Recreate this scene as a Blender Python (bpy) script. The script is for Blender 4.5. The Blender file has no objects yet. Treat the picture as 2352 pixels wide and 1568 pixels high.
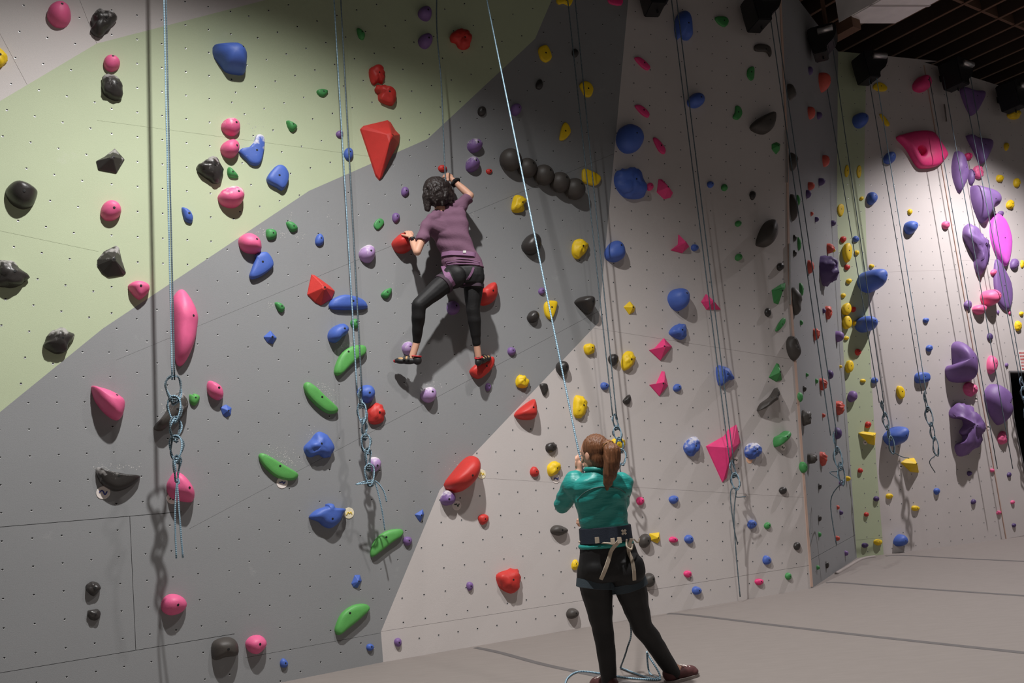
import bpy, bmesh, math, random
from mathutils import Vector, Matrix, noise
from mathutils.bvhtree import BVHTree
from mathutils.geometry import intersect_point_line
random.seed(7)
SC = bpy.context.scene
COL = SC.collection
V = Vector
# ------------------------------------------------------------------ camera
FPX = 2000.0
ROLL = math.radians(4.9)
PITCH = math.atan(FPX / 12088)
EYE = V((0, 0, 1.35))
FW = V((0, math.cos(PITCH), math.sin(PITCH)))
UP0 = V((0, -math.sin(PITCH), math.cos(PITCH)))
CR = V((1, 0, 0)) * math.cos(ROLL) - UP0 * math.sin(ROLL)
CU = UP0 * math.cos(ROLL) + V((1, 0, 0)) * math.sin(ROLL)
cam_d = bpy.data.cameras.new('camera')
cam_d.sensor_width = 36
cam_d.lens = FPX / 2352 * 36
cam_d.clip_end = 100
cam = bpy.data.objects.new('camera', cam_d)
COL.objects.link(cam)
cam.matrix_world = Matrix(((CR.x, CU.x, -FW.x, EYE.x), (CR.y, CU.y, -FW.y, EYE.y), (CR.z, CU.z, -FW.z, EYE.z), (0, 0, 0, 1)))
SC.camera = cam
# ------------------------------------------------------------------ world, lights, exposure
w = bpy.data.worlds.new('world'); SC.world = w; w.use_nodes = True
w.node_tree.nodes['Background'].inputs[0].default_value = (1, .97, .95, 1)
w.node_tree.nodes['Background'].inputs[1].default_value = 0.1
SC.view_settings.view_transform = 'Standard'
SC.view_settings.look = 'None'
SC.view_settings.exposure = 0.0
SC.view_settings.gamma = 1.0
SC.view_settings.use_curve_mapping = False
# downward high-bay lamps and one added fill: (position, watts, cone half angle deg, blend, source radius, colour)
LAMPS = [
    ((-.7, 4.0, 7.3), 2050, 65.6, .76, .085, (1, .985, .97), 'black high-bay lamp hanging high in front of the green panel'),
    ((8.0, 11.0, 7.3), 1900, 62, .8, .07, (1, .95, .97), 'black high-bay lamp hanging close to the far right wall'),
    ((2.0, 4.6, 7.3), 760, 54, .8, .15, (1, .955, .935), 'unseen fill lamp added over the mats near the belayer'),  # added fill for the floor and lower light grey wall
]
# ------------------------------------------------------------------ projection helpers
def ray(x, y):
    return (FW * FPX + CR * (x - 1176) + CU * (784 - y)).normalized()
def P(x, y, depth):
    d = ray(x, y)
    return EYE + d * (depth / d.dot(FW))
def onz(x, y, z=0.0):
    d = ray(x, y)
    return EYE + d * ((z - EYE.z) / d.z)
def hit(x, y, pl, off=0.0):
    p, n = pl
    d = ray(x, y)
    return EYE + d * (((p + n * off - EYE).dot(n)) / d.dot(n))
def azv(a):
    a = math.radians(a); return V((math.sin(a), math.cos(a), 0))
def vplane(p, az):
    a = math.radians(az); return (p, V((math.cos(a), -math.sin(a), 0)))
def pix(p):
    v = p - EYE; k = FPX / v.dot(FW)
    return (1176 + v.dot(CR) * k, 784 - v.dot(CU) * k)
G0 = onz(880, 1520); G1 = onz(1865, 1350); G2 = onz(1968, 1281); G3 = onz(2310, 1237)
def az2(a, b):
    v = b - a; return math.degrees(math.atan2(v.x, v.y))
WA = vplane(G0, 56)
WB = vplane(G0, az2(G0, G1))
WD = vplane(G2, az2(G2, G3))
WE = vplane(G3, 64)
# ------------------------------------------------------------------ object helpers
def link(name, me, mat=None, parent=None, smooth=False):
    o = bpy.data.objects.new(name, me); COL.objects.link(o)
    if mat is not None:
        for m in (mat if isinstance(mat, (list, tuple)) else [mat]): me.materials.append(m)
    if parent: o.parent = parent
    if smooth:
        me.polygons.foreach_set('use_smooth', [True] * len(me.polygons))
    return o
def mesh(name, vs, fs):
    me = bpy.data.meshes.new(name); me.from_pydata([tuple(v) for v in vs], [], fs); me.update(); return me
def empty(name, loc=(0, 0, 0)):
    o = bpy.data.objects.new(name, None); COL.objects.link(o); o.location = loc; o.empty_display_size = .05; return o
def tag(o, label, cat, group=None):
    o['label'] = label; o['category'] = cat
    if group: o['group'] = group
    return o
def struct(o): o['kind'] = 'structure'; return o
def bm_mesh(bm, name):
    me = bpy.data.meshes.new(name); bm.normal_update(); bm.to_mesh(me); bm.free(); return me
def add_box(bm, c, ax, ay, az, hx, hy, hz, mi=0):
    c = V(c); vs = []
    for sx in (-1, 1):
        for sy in (-1, 1):
            for sz in (-1, 1):
                vs.append(bm.verts.new(c + V(ax) * hx * sx + V(ay) * hy * sy + V(az) * hz * sz))
    for f in ((0, 1, 3, 2), (4, 6, 7, 5), (0, 4, 5, 1), (2, 3, 7, 6), (0, 2, 6, 4), (1, 5, 7, 3)):
        fc = bm.faces.new([vs[i] for i in f]); fc.material_index = mi
def catmull(pts, n, closed=False):
    pts = [V(p) for p in pts]; m = len(pts); out = []
    segs = m if closed else m - 1
    for i in range(segs):
        if closed: p0, p1, p2, p3 = pts[i - 1], pts[i], pts[(i + 1) % m], pts[(i + 2) % m]
        else: p0, p1, p2, p3 = pts[max(i - 1, 0)], pts[i], pts[i + 1], pts[min(i + 2, m - 1)]
        for k in range(n):
            t = k / n
            out.append(.5 * ((2 * p1) + (p2 - p0) * t + (2 * p0 - 5 * p1 + 4 * p2 - p3) * t * t + (3 * p1 - p0 - 3 * p2 + p3) * t ** 3))
    if not closed: out.append(pts[-1])
    return out
def tube(path, r, segs=8, closed=False, flat=None, radii=None):
    """tube mesh with UV (u around, v metres along); flat=(axis, factor) squashes"""
    path = [V(p) for p in path]; n = len(path)
    vs = []; fs = []; uvs = []; L = 0; lens = []
    tan0 = (path[1] - path[0]).normalized()
    ref = V((1, 0, 0)) if abs(tan0.x) < .8 else V((0, 1, 0))
    a = (ref - tan0 * ref.dot(tan0)).normalized()
    for i, p in enumerate(path):
        if closed: t = (path[(i + 1) % n] - path[i - 1]).normalized()
        else: t = (path[min(i + 1, n - 1)] - path[max(i - 1, 0)]).normalized()
        a = (a - t * a.dot(t))
        a = a.normalized() if a.length > 1e-6 else V((1, 0, 0))
        b = t.cross(a)
        if i: L += (p - path[i - 1]).length
        lens.append(L)
        rr = radii[i] if radii else r
        for k in range(segs):
            an = 2 * math.pi * k / segs
            vs.append(p + a * math.cos(an) * rr + b * math.sin(an) * rr * (flat or 1))
    rows = n if closed else n - 1
    L2 = L + (path[0] - path[-1]).length
    for i in range(rows):
        j = (i + 1) % n
        for k in range(segs):
            q = (k + 1) % segs
            fs.append((i * segs + k, i * segs + q, j * segs + q, j * segs + k))
            v1 = lens[j] if j else L2
            uvs += [(k / segs, lens[i]), ((k + 1) / segs, lens[i]), ((k + 1) / segs, v1), (k / segs, v1)]
    if not closed:
        fs.append(tuple(range(segs))[::-1]); uvs += [(0, 0)] * segs
        fs.append(tuple((n - 1) * segs + k for k in range(segs))); uvs += [(0, L)] * segs
    me = mesh('tube', vs, fs)
    ul = me.uv_layers.new(name='UVMap')
    for i, uv in enumerate(uvs): ul.data[i].uv = uv
    return me
# ------------------------------------------------------------------ materials
MATS = {}
def s2l(c):
    return tuple(((v / 255) / 12.92 if v / 255 < .04045 else ((v / 255 + .055) / 1.055) ** 2.4) for v in c)
def mat(name, col, rough=.6, var=.12, scale=6.0, bump=.0, bscale=60, metal=0, spec=.4, stretch=None, chalk=0.0, emit=0):
    if name in MATS: return MATS[name]
    m = bpy.data.materials.new(name); m.use_nodes = True; nt = m.node_tree; N = nt.nodes; L = nt.links
    b = N['Principled BSDF']
    b.inputs['Roughness'].default_value = rough; b.inputs['Metallic'].default_value = metal
    b.inputs['Specular IOR Level'].default_value = spec
    tc = N.new('ShaderNodeTexCoord'); mp = N.new('ShaderNodeMapping'); L.new(tc.outputs['Object'], mp.inputs[0])
    if stretch: mp.inputs['Scale'].default_value = stretch
    nz = N.new('ShaderNodeTexNoise'); nz.inputs['Scale'].default_value = scale; nz.inputs['Detail'].default_value = 6
    L.new(mp.outputs[0], nz.inputs['Vector'])
    mx = N.new('ShaderNodeMix'); mx.data_type = 'RGBA'
    L.new(nz.outputs['Fac'], mx.inputs['Factor'])
    mx.inputs['A'].default_value = (*[c * (1 - var) for c in col], 1)
    mx.inputs['B'].default_value = (*[min(1, c * (1 + var)) for c in col], 1)
    out = mx.outputs['Result']
    if chalk > 0:
        n2 = N.new('ShaderNodeTexNoise'); n2.inputs['Scale'].default_value = 22; n2.inputs['Detail'].default_value = 8
        L.new(tc.outputs['Object'], n2.inputs['Vector'])
        sp = N.new('ShaderNodeSeparateXYZ'); L.new(tc.outputs['Generated'], sp.inputs[0])
        ad = N.new('ShaderNodeMath'); ad.operation = 'MULTIPLY_ADD'; ad.inputs[1].default_value = .5; L.new(sp.outputs['Y'], ad.inputs[0]); L.new(n2.outputs['Fac'], ad.inputs[2])
        cr = N.new('ShaderNodeValToRGB'); cr.color_ramp.elements[0].position = .88 - .1 * chalk; cr.color_ramp.elements[1].position = 1.12 - .1 * chalk
        cr.color_ramp.elements[1].color = (chalk, chalk, chalk, 1)
        L.new(ad.outputs[0], cr.inputs[0])
        m2 = N.new('ShaderNodeMix'); m2.data_type = 'RGBA'; L.new(cr.outputs[0], m2.inputs['Factor']); L.new(out, m2.inputs['A']); m2.inputs['B'].default_value = (.8, .76, .74, 1)
        out = m2.outputs['Result']
    L.new(out, b.inputs['Base Color'])
    if bump:
        n3 = N.new('ShaderNodeTexNoise'); n3.inputs['Scale'].default_value = bscale; n3.inputs['Detail'].default_value = 4
        L.new(mp.outputs[0], n3.inputs['Vector'])
        bp = N.new('ShaderNodeBump'); bp.inputs['Strength'].default_value = bump; bp.inputs['Distance'].default_value = .01
        L.new(n3.outputs['Fac'], bp.inputs['Height']); L.new(bp.outputs[0], b.inputs['Normal'])
    if emit:
        b.inputs['Emission Color'].default_value = (1, .97, .92, 1); b.inputs['Emission Strength'].default_value = emit
    MATS[name] = m; return m
def paint(name, col):
    """textured painted plywood with faint chalk haze and scuffs"""
    m = mat(name, col, rough=.62, var=.05, scale=2.3, bump=.18, bscale=260, spec=.3)
    nt = m.node_tree; N = nt.nodes; L = nt.links; b = N['Principled BSDF']
    src = b.inputs['Base Color'].links[0].from_socket
    tc = N.new('ShaderNodeTexCoord')
    nz = N.new('ShaderNodeTexNoise'); nz.inputs['Scale'].default_value = 3.1; nz.inputs['Detail'].default_value = 9; nz.inputs['Roughness'].default_value = .65
    L.new(tc.outputs['Object'], nz.inputs['Vector'])
    cr = N.new('ShaderNodeValToRGB'); cr.color_ramp.elements[0].position = .66; cr.color_ramp.elements[1].position = .86
    cr.color_ramp.elements[1].color = (.35, .35, .35, 1); L.new(nz.outputs['Fac'], cr.inputs[0])
    mx = N.new('ShaderNodeMix'); mx.data_type = 'RGBA'; L.new(cr.outputs[0], mx.inputs['Factor']); L.new(src, mx.inputs['A'])
    mx.inputs['B'].default_value = (.62, .6, .58, 1); L.new(mx.outputs['Result'], b.inputs['Base Color'])
    return m
M_LIGHT = paint('pale grey wall paint', (.56, .515, .495))
M_GREEN = paint('sage green wall paint', (.45, .505, .335))
M_GREY = paint('mid grey wall paint', (.255, .258, .262))
M_BACK = mat('dark backing', (.012, .012, .012), rough=.9)
M_PLY = mat('plywood edge', (.52, .36, .29), rough=.6, scale=12, stretch=(1, 1, .1))
M_ALU = mat('aluminium', (.7, .68, .66), rough=.3, metal=1)
M_FLOOR = mat('grey mat vinyl', (.235, .207, .19), rough=.75, var=.10, scale=5, bump=.25, bscale=120, stretch=(1, 4, 1), spec=.25)
M_SEAM = mat('mat seam', (.115, .105, .103), rough=.8)
M_NUTD = mat('t-nut hole', (.015, .015, .015), rough=.8)
M_NUTL = mat('t-nut lit lip', (.62, .62, .62), rough=.45, metal=.4)  # bright colour stands in for lamplight on the hole's lower lip
M_BOLT = mat('bolt hole', (.008, .008, .008), rough=.6)
M_WOOD = mat('dark joist wood', (.045, .026, .018), rough=.8, scale=5, stretch=(1, 1, 1), var=.3)
M_WOODL = mat('brown joist edge', (.14, .075, .045), rough=.8, scale=5, var=.25)
M_DECK = mat('dark roof deck', (.018, .013, .011), rough=.9)
M_DUCT = mat('white duct board', (.85, .81, .8), rough=.6)
M_BLK = mat('black device plastic', (.012, .012, .013), rough=.42)
M_HANG = mat('white plastic', (.75, .73, .7), rough=.5)
M_INK = mat('blue ink', (.05, .06, .28), rough=.6)
M_INKY = mat('yellow ink', (.75, .55, .08), rough=.6)
M_INKK = mat('dark ink', (.04, .06, .05), rough=.6)
M_TAGW = mat('tag white', (.8, .72, .68), rough=.5)
M_TAGY = mat('tag cream', (.85, .76, .55), rough=.5)
M_TAGO = mat('tag peach', (.85, .5, .33), rough=.5)
def rope_mat(name, c1, c2, c3):
    m = bpy.data.materials.new(name); m.use_nodes = True; nt = m.node_tree; N = nt.nodes; L = nt.links
    b = N['Principled BSDF']; b.inputs['Roughness'].default_value = .8
    uv = N.new('ShaderNodeUVMap'); sp = N.new('ShaderNodeSeparateXYZ'); L.new(uv.outputs[0], sp.inputs[0])
    def lin(a, bb):
        m1 = N.new('ShaderNodeMath'); m1.operation = 'MULTIPLY'; m1.inputs[1].default_value = a; L.new(sp.outputs['X'], m1.inputs[0])
        m2 = N.new('ShaderNodeMath'); m2.operation = 'MULTIPLY_ADD'; m2.inputs[1].default_value = bb; L.new(sp.outputs['Y'], m2.inputs[0]); L.new(m1.outputs[0], m2.inputs[2])
        s = N.new('ShaderNodeMath'); s.operation = 'SINE'; L.new(m2.outputs[0], s.inputs[0]); return s
    s1 = lin(2 * math.pi * 2, 230); s2 = lin(-2 * math.pi * 2, 230)
    mm = N.new('ShaderNodeMath'); mm.operation = 'MULTIPLY_ADD'; mm.inputs[2].default_value = .5
    hf = N.new('ShaderNodeMath'); hf.operation = 'MULTIPLY'; hf.inputs[1].default_value = .5; L.new(s2.outputs[0], hf.inputs[0])
    L.new(s1.outputs[0], mm.inputs[0]); L.new(hf.outputs[0], mm.inputs[1])
    cr = N.new('ShaderNodeValToRGB'); cr.color_ramp.interpolation = 'CONSTANT'
    e = cr.color_ramp.elements; e[0].position = 0; e[0].color = (*c2, 1); e[1].position = .42; e[1].color = (*c1, 1)
    k = e.new(.72); k.color = (*c3, 1)
    L.new(mm.outputs[0], cr.inputs[0]); L.new(cr.outputs[0], b.inputs['Base Color'])
    return m
ROPE_B = rope_mat('light blue rope', (.26, .45, .56), (.03, .06, .11), (.52, .66, .73))
ROPE_D = rope_mat('grey blue rope', (.09, .135, .16), (.02, .035, .05), (.20, .25, .27))
HC = {  # hold colours
    'pink': (.76, .125, .28), 'red': (.56, .035, .028), 'blue': (.065, .13, .46), 'green': (.055, .27, .075), 'lime': (.10, .36, .085),
    'yellow': (.80, .54, .012), 'black': (.035, .031, .029), 'grey': (.06, .052, .046), 'purple': (.19, .105, .29), 'magenta': (.78, .045, .20),
    'coral': (.55, .085, .06), 'lilac': (.42, .27, .52), 'violet': (.72, .12, .66), 'indigo': (.085, .05, .16)}
def hold_mat(c, chalk):
    return mat('hold %s%s' % (c, ' chalky' if chalk else ''), HC[c], rough=.36 if c in ('black',) else .52, var=.14, scale=14, bump=.12, bscale=180, chalk=chalk * (.38 if c in ('black', 'grey') else .75), spec=.45)
# ------------------------------------------------------------------ wall panels
def clip(poly, a, b, keep, gap):
    """clip pixel polygon by line a-b; keep=+1 left of direction, -1 right; retreat by gap px"""
    dx, dy = b[0] - a[0], b[1] - a[1]; ln = math.hypot(dx, dy); nx, ny = dy / ln * keep, -dx / ln * keep
    f = lambda p: (p[0] - a[0]) * nx + (p[1] - a[1]) * ny - gap
    out = []
    for i, p in enumerate(poly):
        q = poly[(i + 1) % len(poly)]; fp, fq = f(p), f(q)
        if fp >= 0: out.append(p)
        if (fp >= 0) != (fq >= 0):
            t = fp / (fp - fq); out.append((p[0] + (q[0] - p[0]) * t, p[1] + (q[1] - p[1]) * t))
    return out
def split(polys, a, b, gap=.3):
    out = []
    for p in polys:
        for k in (1, -1):
            c = clip(p, a, b, k, gap)
            if len(c) > 2:
                ar = abs(sum(c[i][0] * c[(i + 1) % len(c)][1] - c[(i + 1) % len(c)][0] * c[i][1] for i in range(len(c)))) / 2
                if ar > 60: out.append(c)
    return out
def inside(poly, x, y):
    r = False
    for i in range(len(poly)):
        (x1, y1), (x2, y2) = poly[i], poly[i - 1]
        if (y1 > y) != (y2 > y) and x < (x2 - x1) * (y - y1) / (y2 - y1) + x1: r = not r
    return r
C3 = hit(1789, -60, WB); C2 = hit(1925, 118, WD)
nC = ((G2 - G1).cross(C2 - G1)).normalized()
if nC.dot(EYE - G1) < 0: nC = -nC
WC = (G1, nC)
TRIS = []      # all wall triangles for ray casts
def cell_planes(kind):
    return {'A': WA, 'B': WB, 'C': WC, 'D': WD, 'E': WE}[kind]
def panel(parent, poly, plane, m, thick=.018):
    p0, n = cell_planes(plane)
    pts = [hit(x, y, (p0, n)) for x, y in poly]
    # orientation so that normal faces the room
    nn = V((0, 0, 0))
    for i in range(len(pts)): nn += pts[i].cross(pts[(i + 1) % len(pts)])
    if nn.dot(n) < 0: pts.reverse()
    k = len(pts); vs = pts + [p - n * thick for p in pts]
    fs = [tuple(range(k)), tuple(range(2 * k - 1, k - 1, -1))]
    for i in range(k):
        j = (i + 1) % k; fs.append((i, i + k, j + k, j))
    o = link('panel', mesh('panel', vs, fs), m, parent)
    for i in range(1, k - 1): TRIS.append((pts[0], pts[i], pts[i + 1]))
    return o
wall_left = struct(empty('wall_left', hit(300, 1600, WA)))
wall_mid = struct(empty('wall_middle', G0))
wall_corner = struct(empty('wall_corner', G1))
wall_right = struct(empty('wall_right', G2))
wall_far = struct(empty('wall_far_right', G3))
for o in (wall_left, wall_mid, wall_corner, wall_right, wall_far): o.location = (0, 0, 0)
CREA, CREB = pix(G0), pix(G0 + V((0, 0, 9)))      # vertical fold between left and middle wall (image line)
LEFT = lambda poly: clip(poly, CREA, CREB, -1, 0)   # direction is upward on screen
RIGHT = lambda poly: clip(poly, CREA, CREB, 1, 0)
_t = LEFT([(100, 100), (200, 100), (200, 200), (100, 200)])
if not _t: LEFT, RIGHT = RIGHT, LEFT
T = -330   # image y of the (unseen) wall top
X0 = -420
# paint regions (pixel outlines)
PALE = [(X0, T), (1150, T), (610, 0), (222, 100), (0, 232), (X0, 482)]
GREEN_L = [(X0, 482), (0, 232), (222, 100), (224, 330), (226, 580), (235, 755), (0, 946), (X0, 1290)]
GREEN_R = [(222, 100), (610, 0), (1150, T), (1395, T), (1267, 0), (1229, 89), (982, 319), (710, 438), (235, 755), (226, 580), (224, 330)]
GREY_L = [(X0, 1290), (0, 946), (235, 755), (545, 1470), (580, 1545), (610, 1605), (X0, 1840)]
KICKY = [(880, 1520), (690, 1568)]
GREY_M = [(235, 755), (710, 438), (982, 319), (1229, 89), (1267, 0), (1395, T), (1466, T), (1443, 0), (1375, 740), (1010, 1125), (875, 1450), (880, 1520), (690, 1568), (610, 1605), (580, 1545), (545, 1470)]
LIGHT = [(1466, T), (1735, T), (1789, -60), (1807, 330), (1812, 640), (1865, 1350), (880, 1520), (875, 1450), (1010, 1125), (1375, 740), (1443, 0)]
def build(parent_l, parent_r, polys, m):
    for p in polys:
        l = LEFT(p); r = RIGHT(p)
        if len(l) > 2: panel(parent_l, l, 'A', m)
        if len(r) > 2: panel(parent_r, r, 'B', m)
# floor line of the left wall in the image
FA = pix(hit(X0, 1700, WA) * 1.0 - V((0, 0, hit(X0, 1700, WA).z))); FB = pix(G0)
def above_floor_left(poly):
    c = clip(poly, FA, FB, 1, -3)
    return c if inside(c, 300, 1400) or inside(c, 700, 1400) or inside(c, 100, 1100) else clip(poly, FA, FB, -1, -3)
build(wall_left, wall_mid, split(split([PALE], (183, 0), (222, 99)), (-20, 40), (62, 194)), M_LIGHT)
build(wall_left, wall_mid, split([GREEN_L], (0, 530), (228, 578), .25), M_GREEN)
g = split([GREEN_R], (228, 277), (667, 335), .2)
build(wall_left, wall_mid, g, M_GREEN)
gl = [above_floor_left(GREY_L)]
gl = split(gl, (0, 1210), (298, 1185), .6)                              # above hatch
top = [p for p in gl if min(y for x, y in p) < 1100]; low = [p for p in gl if p not in top]
low = split(low, (0, 1545), (312, 1493), .6)
hat = [p for p in low if inside(p, 100, 1350)]; kick = [p for p in low if p not in hat]
hat = split(hat, (298, 1185), (312, 1493), .6)
build(wall_left, wall_mid, top + hat + kick, M_GREY)
gm = [clip(GREY_M, FA, FB, 1, -3)]
if not inside(gm[0], 700, 1000): gm = [clip(GREY_M, FA, FB, -1, -3)]
gm = split(gm, (246, 1568), (875, 1453), .35)
up = [p for p in gm if inside(p, 700, 1000)]; rest = [p for p in gm if p not in up]
up = split(up, (457, 748), (785, 612), .2)
lo2 = [p for p in up if inside(p, 700, 1000)]; up2 = [p for p in up if p not in lo2]
lo2 = split(lo2, (437, 1213), (533, 1162), .22)
build(wall_left, wall_mid, up2 + lo2 + rest, M_GREY)
lt = split([LIGHT], (875, 1450), (1860, 1298), .3)
up = [p for p in lt if inside(p, 1500, 1000)]; rest = [p for p in lt if p not in up]
up = split(up, (1405, 760), (1839, 828), .2)
lo2 = [p for p in up if inside(p, 1600, 1200)]; up2 = [p for p in up if p not in lo2]
lo2 = split(lo2, (1528, 1123), (1860, 1143), .18)
for p in up2 + lo2 + rest: panel(wall_mid, p, 'B', M_LIGHT)
# corner wall C (two flat pieces), right wall D, far right wall E
CW = [(1865, 1350), (1812, 640), (1807, 330), (1789, -60), (1860, 62), (1925, 118), (1922, 500), (1942, 900), (1968, 1281)]
def polyline(pts, t):
    L = [math.dist(a, b) for a, b in zip(pts[:-1], pts[1:])]; s = t * sum(L)
    for (a, b), l in zip(zip(pts[:-1], pts[1:]), L):
        if s <= l: return (a[0] + (b[0] - a[0]) * s / l, a[1] + (b[1] - a[1]) * s / l)
        s -= l
    return pts[-1]
def ruled(t0, t1, n):
    """side wall strip spanned between the middle wall's edge and the right wall's edge"""
    vs = []; fs = []
    for k in range(n + 1):
        t = t0 + (t1 - t0) * k / n
        a = hit(*polyline([(1865, 1350), (1812, 640), (1807, 330), (1789, -60)], t), WB); b = hit(*polyline([(1968, 1281), (1942, 900), (1922, 500), (1925, 118)], t), WD)
        for q in range(5): vs.append(a.lerp(b, q / 4))
    for k in range(n):
        for q in range(4):
            i = k * 5 + q; f = (i, i + 1, i + 6, i + 5); fs.append(f)
            TRIS.append((vs[f[0]], vs[f[1]], vs[f[2]])); TRIS.append((vs[f[0]], vs[f[2]], vs[f[3]]))
    m = len(vs); vs += [v - nC * .018 for v in vs]; fs += [tuple(i + m for i in reversed(f)) for f in fs]
    rim = [(q, q + 1) for q in range(4)] + [(n * 5 + q + 1, n * 5 + q) for q in range(4)] + [((k + 1) * 5, k * 5) for k in range(n)] + [(k * 5 + 4, (k + 1) * 5 + 4) for k in range(n)]
    fs += [(b, a, a + m, b + m) for a, b in rim]
    link('panel', mesh('panel', vs, fs), M_GREY, wall_corner)
ruled(0, .045, 1); ruled(.0458, 1, 12)
DG = [(1925, 118), (1990, 124), (1985, 390), (1996, 760), (2012, 1050), (2030, 1276), (1968, 1281), (1942, 900), (1922, 500)]
e0, e1 = pix(G3), pix(G3 + V((0, 0, 8)))
def crx(y): return e0[0] + (e1[0] - e0[0]) * (y - e0[1]) / (e1[1] - e0[1])
DL = [(1990, 124), (2152, 140), (crx(142), 142), (crx(640), 640), e0, (2030, 1276), (2012, 1050), (1996, 760), (1985, 390)]
for p in split([DG], (1968, 1240), (2030, 1234), .2): panel(wall_right, p, 'D', M_GREEN)
for p in split([DL], (1990, 626), (2300, 616), .12): panel(wall_right, p, 'D', M_LIGHT)
DE = [(crx(142), 142), (2352, 214), (2480, 262), (2480, 853), (2318, 853), (2328, 960), (2352, 1078), (2384, 1224), e0, (crx(640), 640)]
for p in split([DE[:5] + [(crx(853), 853)]], (2100, 600), (2480, 592), .12): panel(wall_far, p, 'E', M_LIGHT)
panel(wall_far, [(crx(853), 853), (2318, 853), (2328, 960), (2352, 1078), (2384, 1224), e0], 'E', M_LIGHT)
# dark slabs added behind the panels to blacken the joints and block light
def backing(parent, poly, plane, off=.03):
    p0, n = cell_planes(plane)
    pts = [hit(x, y, (p0, n)) - n * off for x, y in poly]
    nn = V((0, 0, 0))
    for i in range(len(pts)): nn += pts[i].cross(pts[(i + 1) % len(pts)])
    if nn.dot(n) < 0: pts.reverse()
    k = len(pts); vs = pts + [p - n * .02 for p in pts]
    fs = [tuple(range(k)), tuple(range(2 * k - 1, k - 1, -1))] + [(i, i + k, (i + 1) % k + k, (i + 1) % k) for i in range(k)]
    link('backing', mesh('backing', vs, fs), M_BACK, parent)
backing(wall_left, [(X0, T), CREB if CREB[1] < T else (CREA[0] + (CREB[0] - CREA[0]) * (T - CREA[1]) / (CREB[1] - CREA[1]), T), CREA, FA], 'A')
backing(wall_mid, [(CREA[0] + (CREB[0] - CREA[0]) * (T - CREA[1]) / (CREB[1] - CREA[1]), T), (1735, T), (1789, -60), (1806, 330), (1810, 640), (1862, 1349), CREA], 'B')
backing(wall_right, [(1927, 122), (2152, 142), (crx(142) - 1, 144), (e0[0] - 1, e0[1]), (1970, 1280), (1944, 900)], 'D')
# passage behind the far right wall's opening, its unlit darkness painted into the lining
bm = bmesh.new()
q = [hit(2300, 845, WE, -.05), hit(2490, 845, WE, -.05), hit(2490, 1215, WE, -.05), hit(2300, 1239, WE, -.05)]
nE = WE[1]
vv = [bm.verts.new(p) for p in q] + [bm.verts.new(p - nE * 2.2) for p in q]
for f in ((4, 5, 6, 7), (0, 1, 5, 4), (1, 2, 6, 5), (3, 0, 4, 7)): bm.faces.new([vv[i] for i in f])
struct(link('door_1', bm_mesh(bm, 'passage'), mat('unlit passage black', (.02, .02, .022), rough=.9)))
# opening jamb
bm = bmesh.new()
for a, b in (((2318, 853), (2328, 960)), ((2328, 960), (2352, 1078)), ((2352, 1078), (2384, 1224)), ((2318, 853), (2480, 853))):
    pa, pb = hit(*a, WE, .004), hit(*b, WE, .004); d = (pb - pa)
    add_box(bm, (pa + pb) / 2 - nE * .05, d.normalized(), nE.cross(d).normalized(), nE, d.length / 2, .012, .055)
struct(link('trim_3', bm_mesh(bm, 'jamb'), mat('grey jamb', (.16, .15, .15))))
# trims on the folds
def trim(name, pts, plane, m, wd=.016, th=.012):
    p0 = cell_planes(plane); bm = bmesh.new()
    q = [hit(x, y, p0) for x, y in pts]
    for a, b in zip(q[:-1], q[1:]):
        d = (b - a); add_box(bm, (a + b) / 2 + p0[1] * th * .5, d.normalized(), p0[1].cross(d).normalized(), p0[1], d.length / 2, wd / 2, th / 2)
    return struct(link(name, bm_mesh(bm, name), m))
trim('trim_1', [(1790, -40), (1807, 330), (1812, 640), (1837, 980), (1864, 1347)], 'B', M_PLY, .03, .008)
trim('trim_2', [(crx(150), 150), e0], 'E', M_PLY, .012)
o = trim('trim_4', [(1804, 300), (1806, 420)], 'B', M_ALU, .02, .02)
o = trim('trim_5', [(1811, 560), (1813, 700)], 'B', M_ALU, .02, .02)
o = trim('trim_6', [(2167, 240), (2172, 280)], 'D', M_ALU, .025, .02)
BVH = BVHTree.FromPolygons([p for t in TRIS for p in t], [(3 * i, 3 * i + 1, 3 * i + 2) for i in range(len(TRIS))])
def cast(x, y):
    d = ray(x, y); loc, n, i, dist = BVH.ray_cast(EYE, d)
    if loc is None: return None, None
    if n.dot(d) > 0: n = -n
    return loc, n
# ------------------------------------------------------------------ t-nuts
def homog(src):
    """src: four ((i,j),(x,y)); returns f(i,j)->(x,y)"""
    A = []; B = []
    for (i, j), (x, y) in src:
        A.append([i, j, 1, 0, 0, 0, -x * i, -x * j]); B.append(x)
        A.append([0, 0, 0, i, j, 1, -y * i, -y * j]); B.append(y)
    n = 8
    for c in range(n):
        p = max(range(c, n), key=lambda r: abs(A[r][c])); A[c], A[p] = A[p], A[c]; B[c], B[p] = B[p], B[c]
        for r in range(n):
            if r != c:
                k = A[r][c] / A[c][c]
                if k:
                    for q in range(c, n): A[r][q] -= k * A[c][q]
                    B[r] -= k * B[c]
    h = [B[i] / A[i][i] for i in range(n)]
    def f(i, j):
        d = h[6] * i + h[7] * j + 1
        return ((h[0] * i + h[1] * j + h[2]) / d, (h[3] * i + h[4] * j + h[5]) / d) if d > .2 else (-9999, 0)
    return f
def affine(o, a, b): return lambda i, j: (o[0] + a[0] * i + b[0] * j, o[1] + a[1] * i + b[1] * j)
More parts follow.
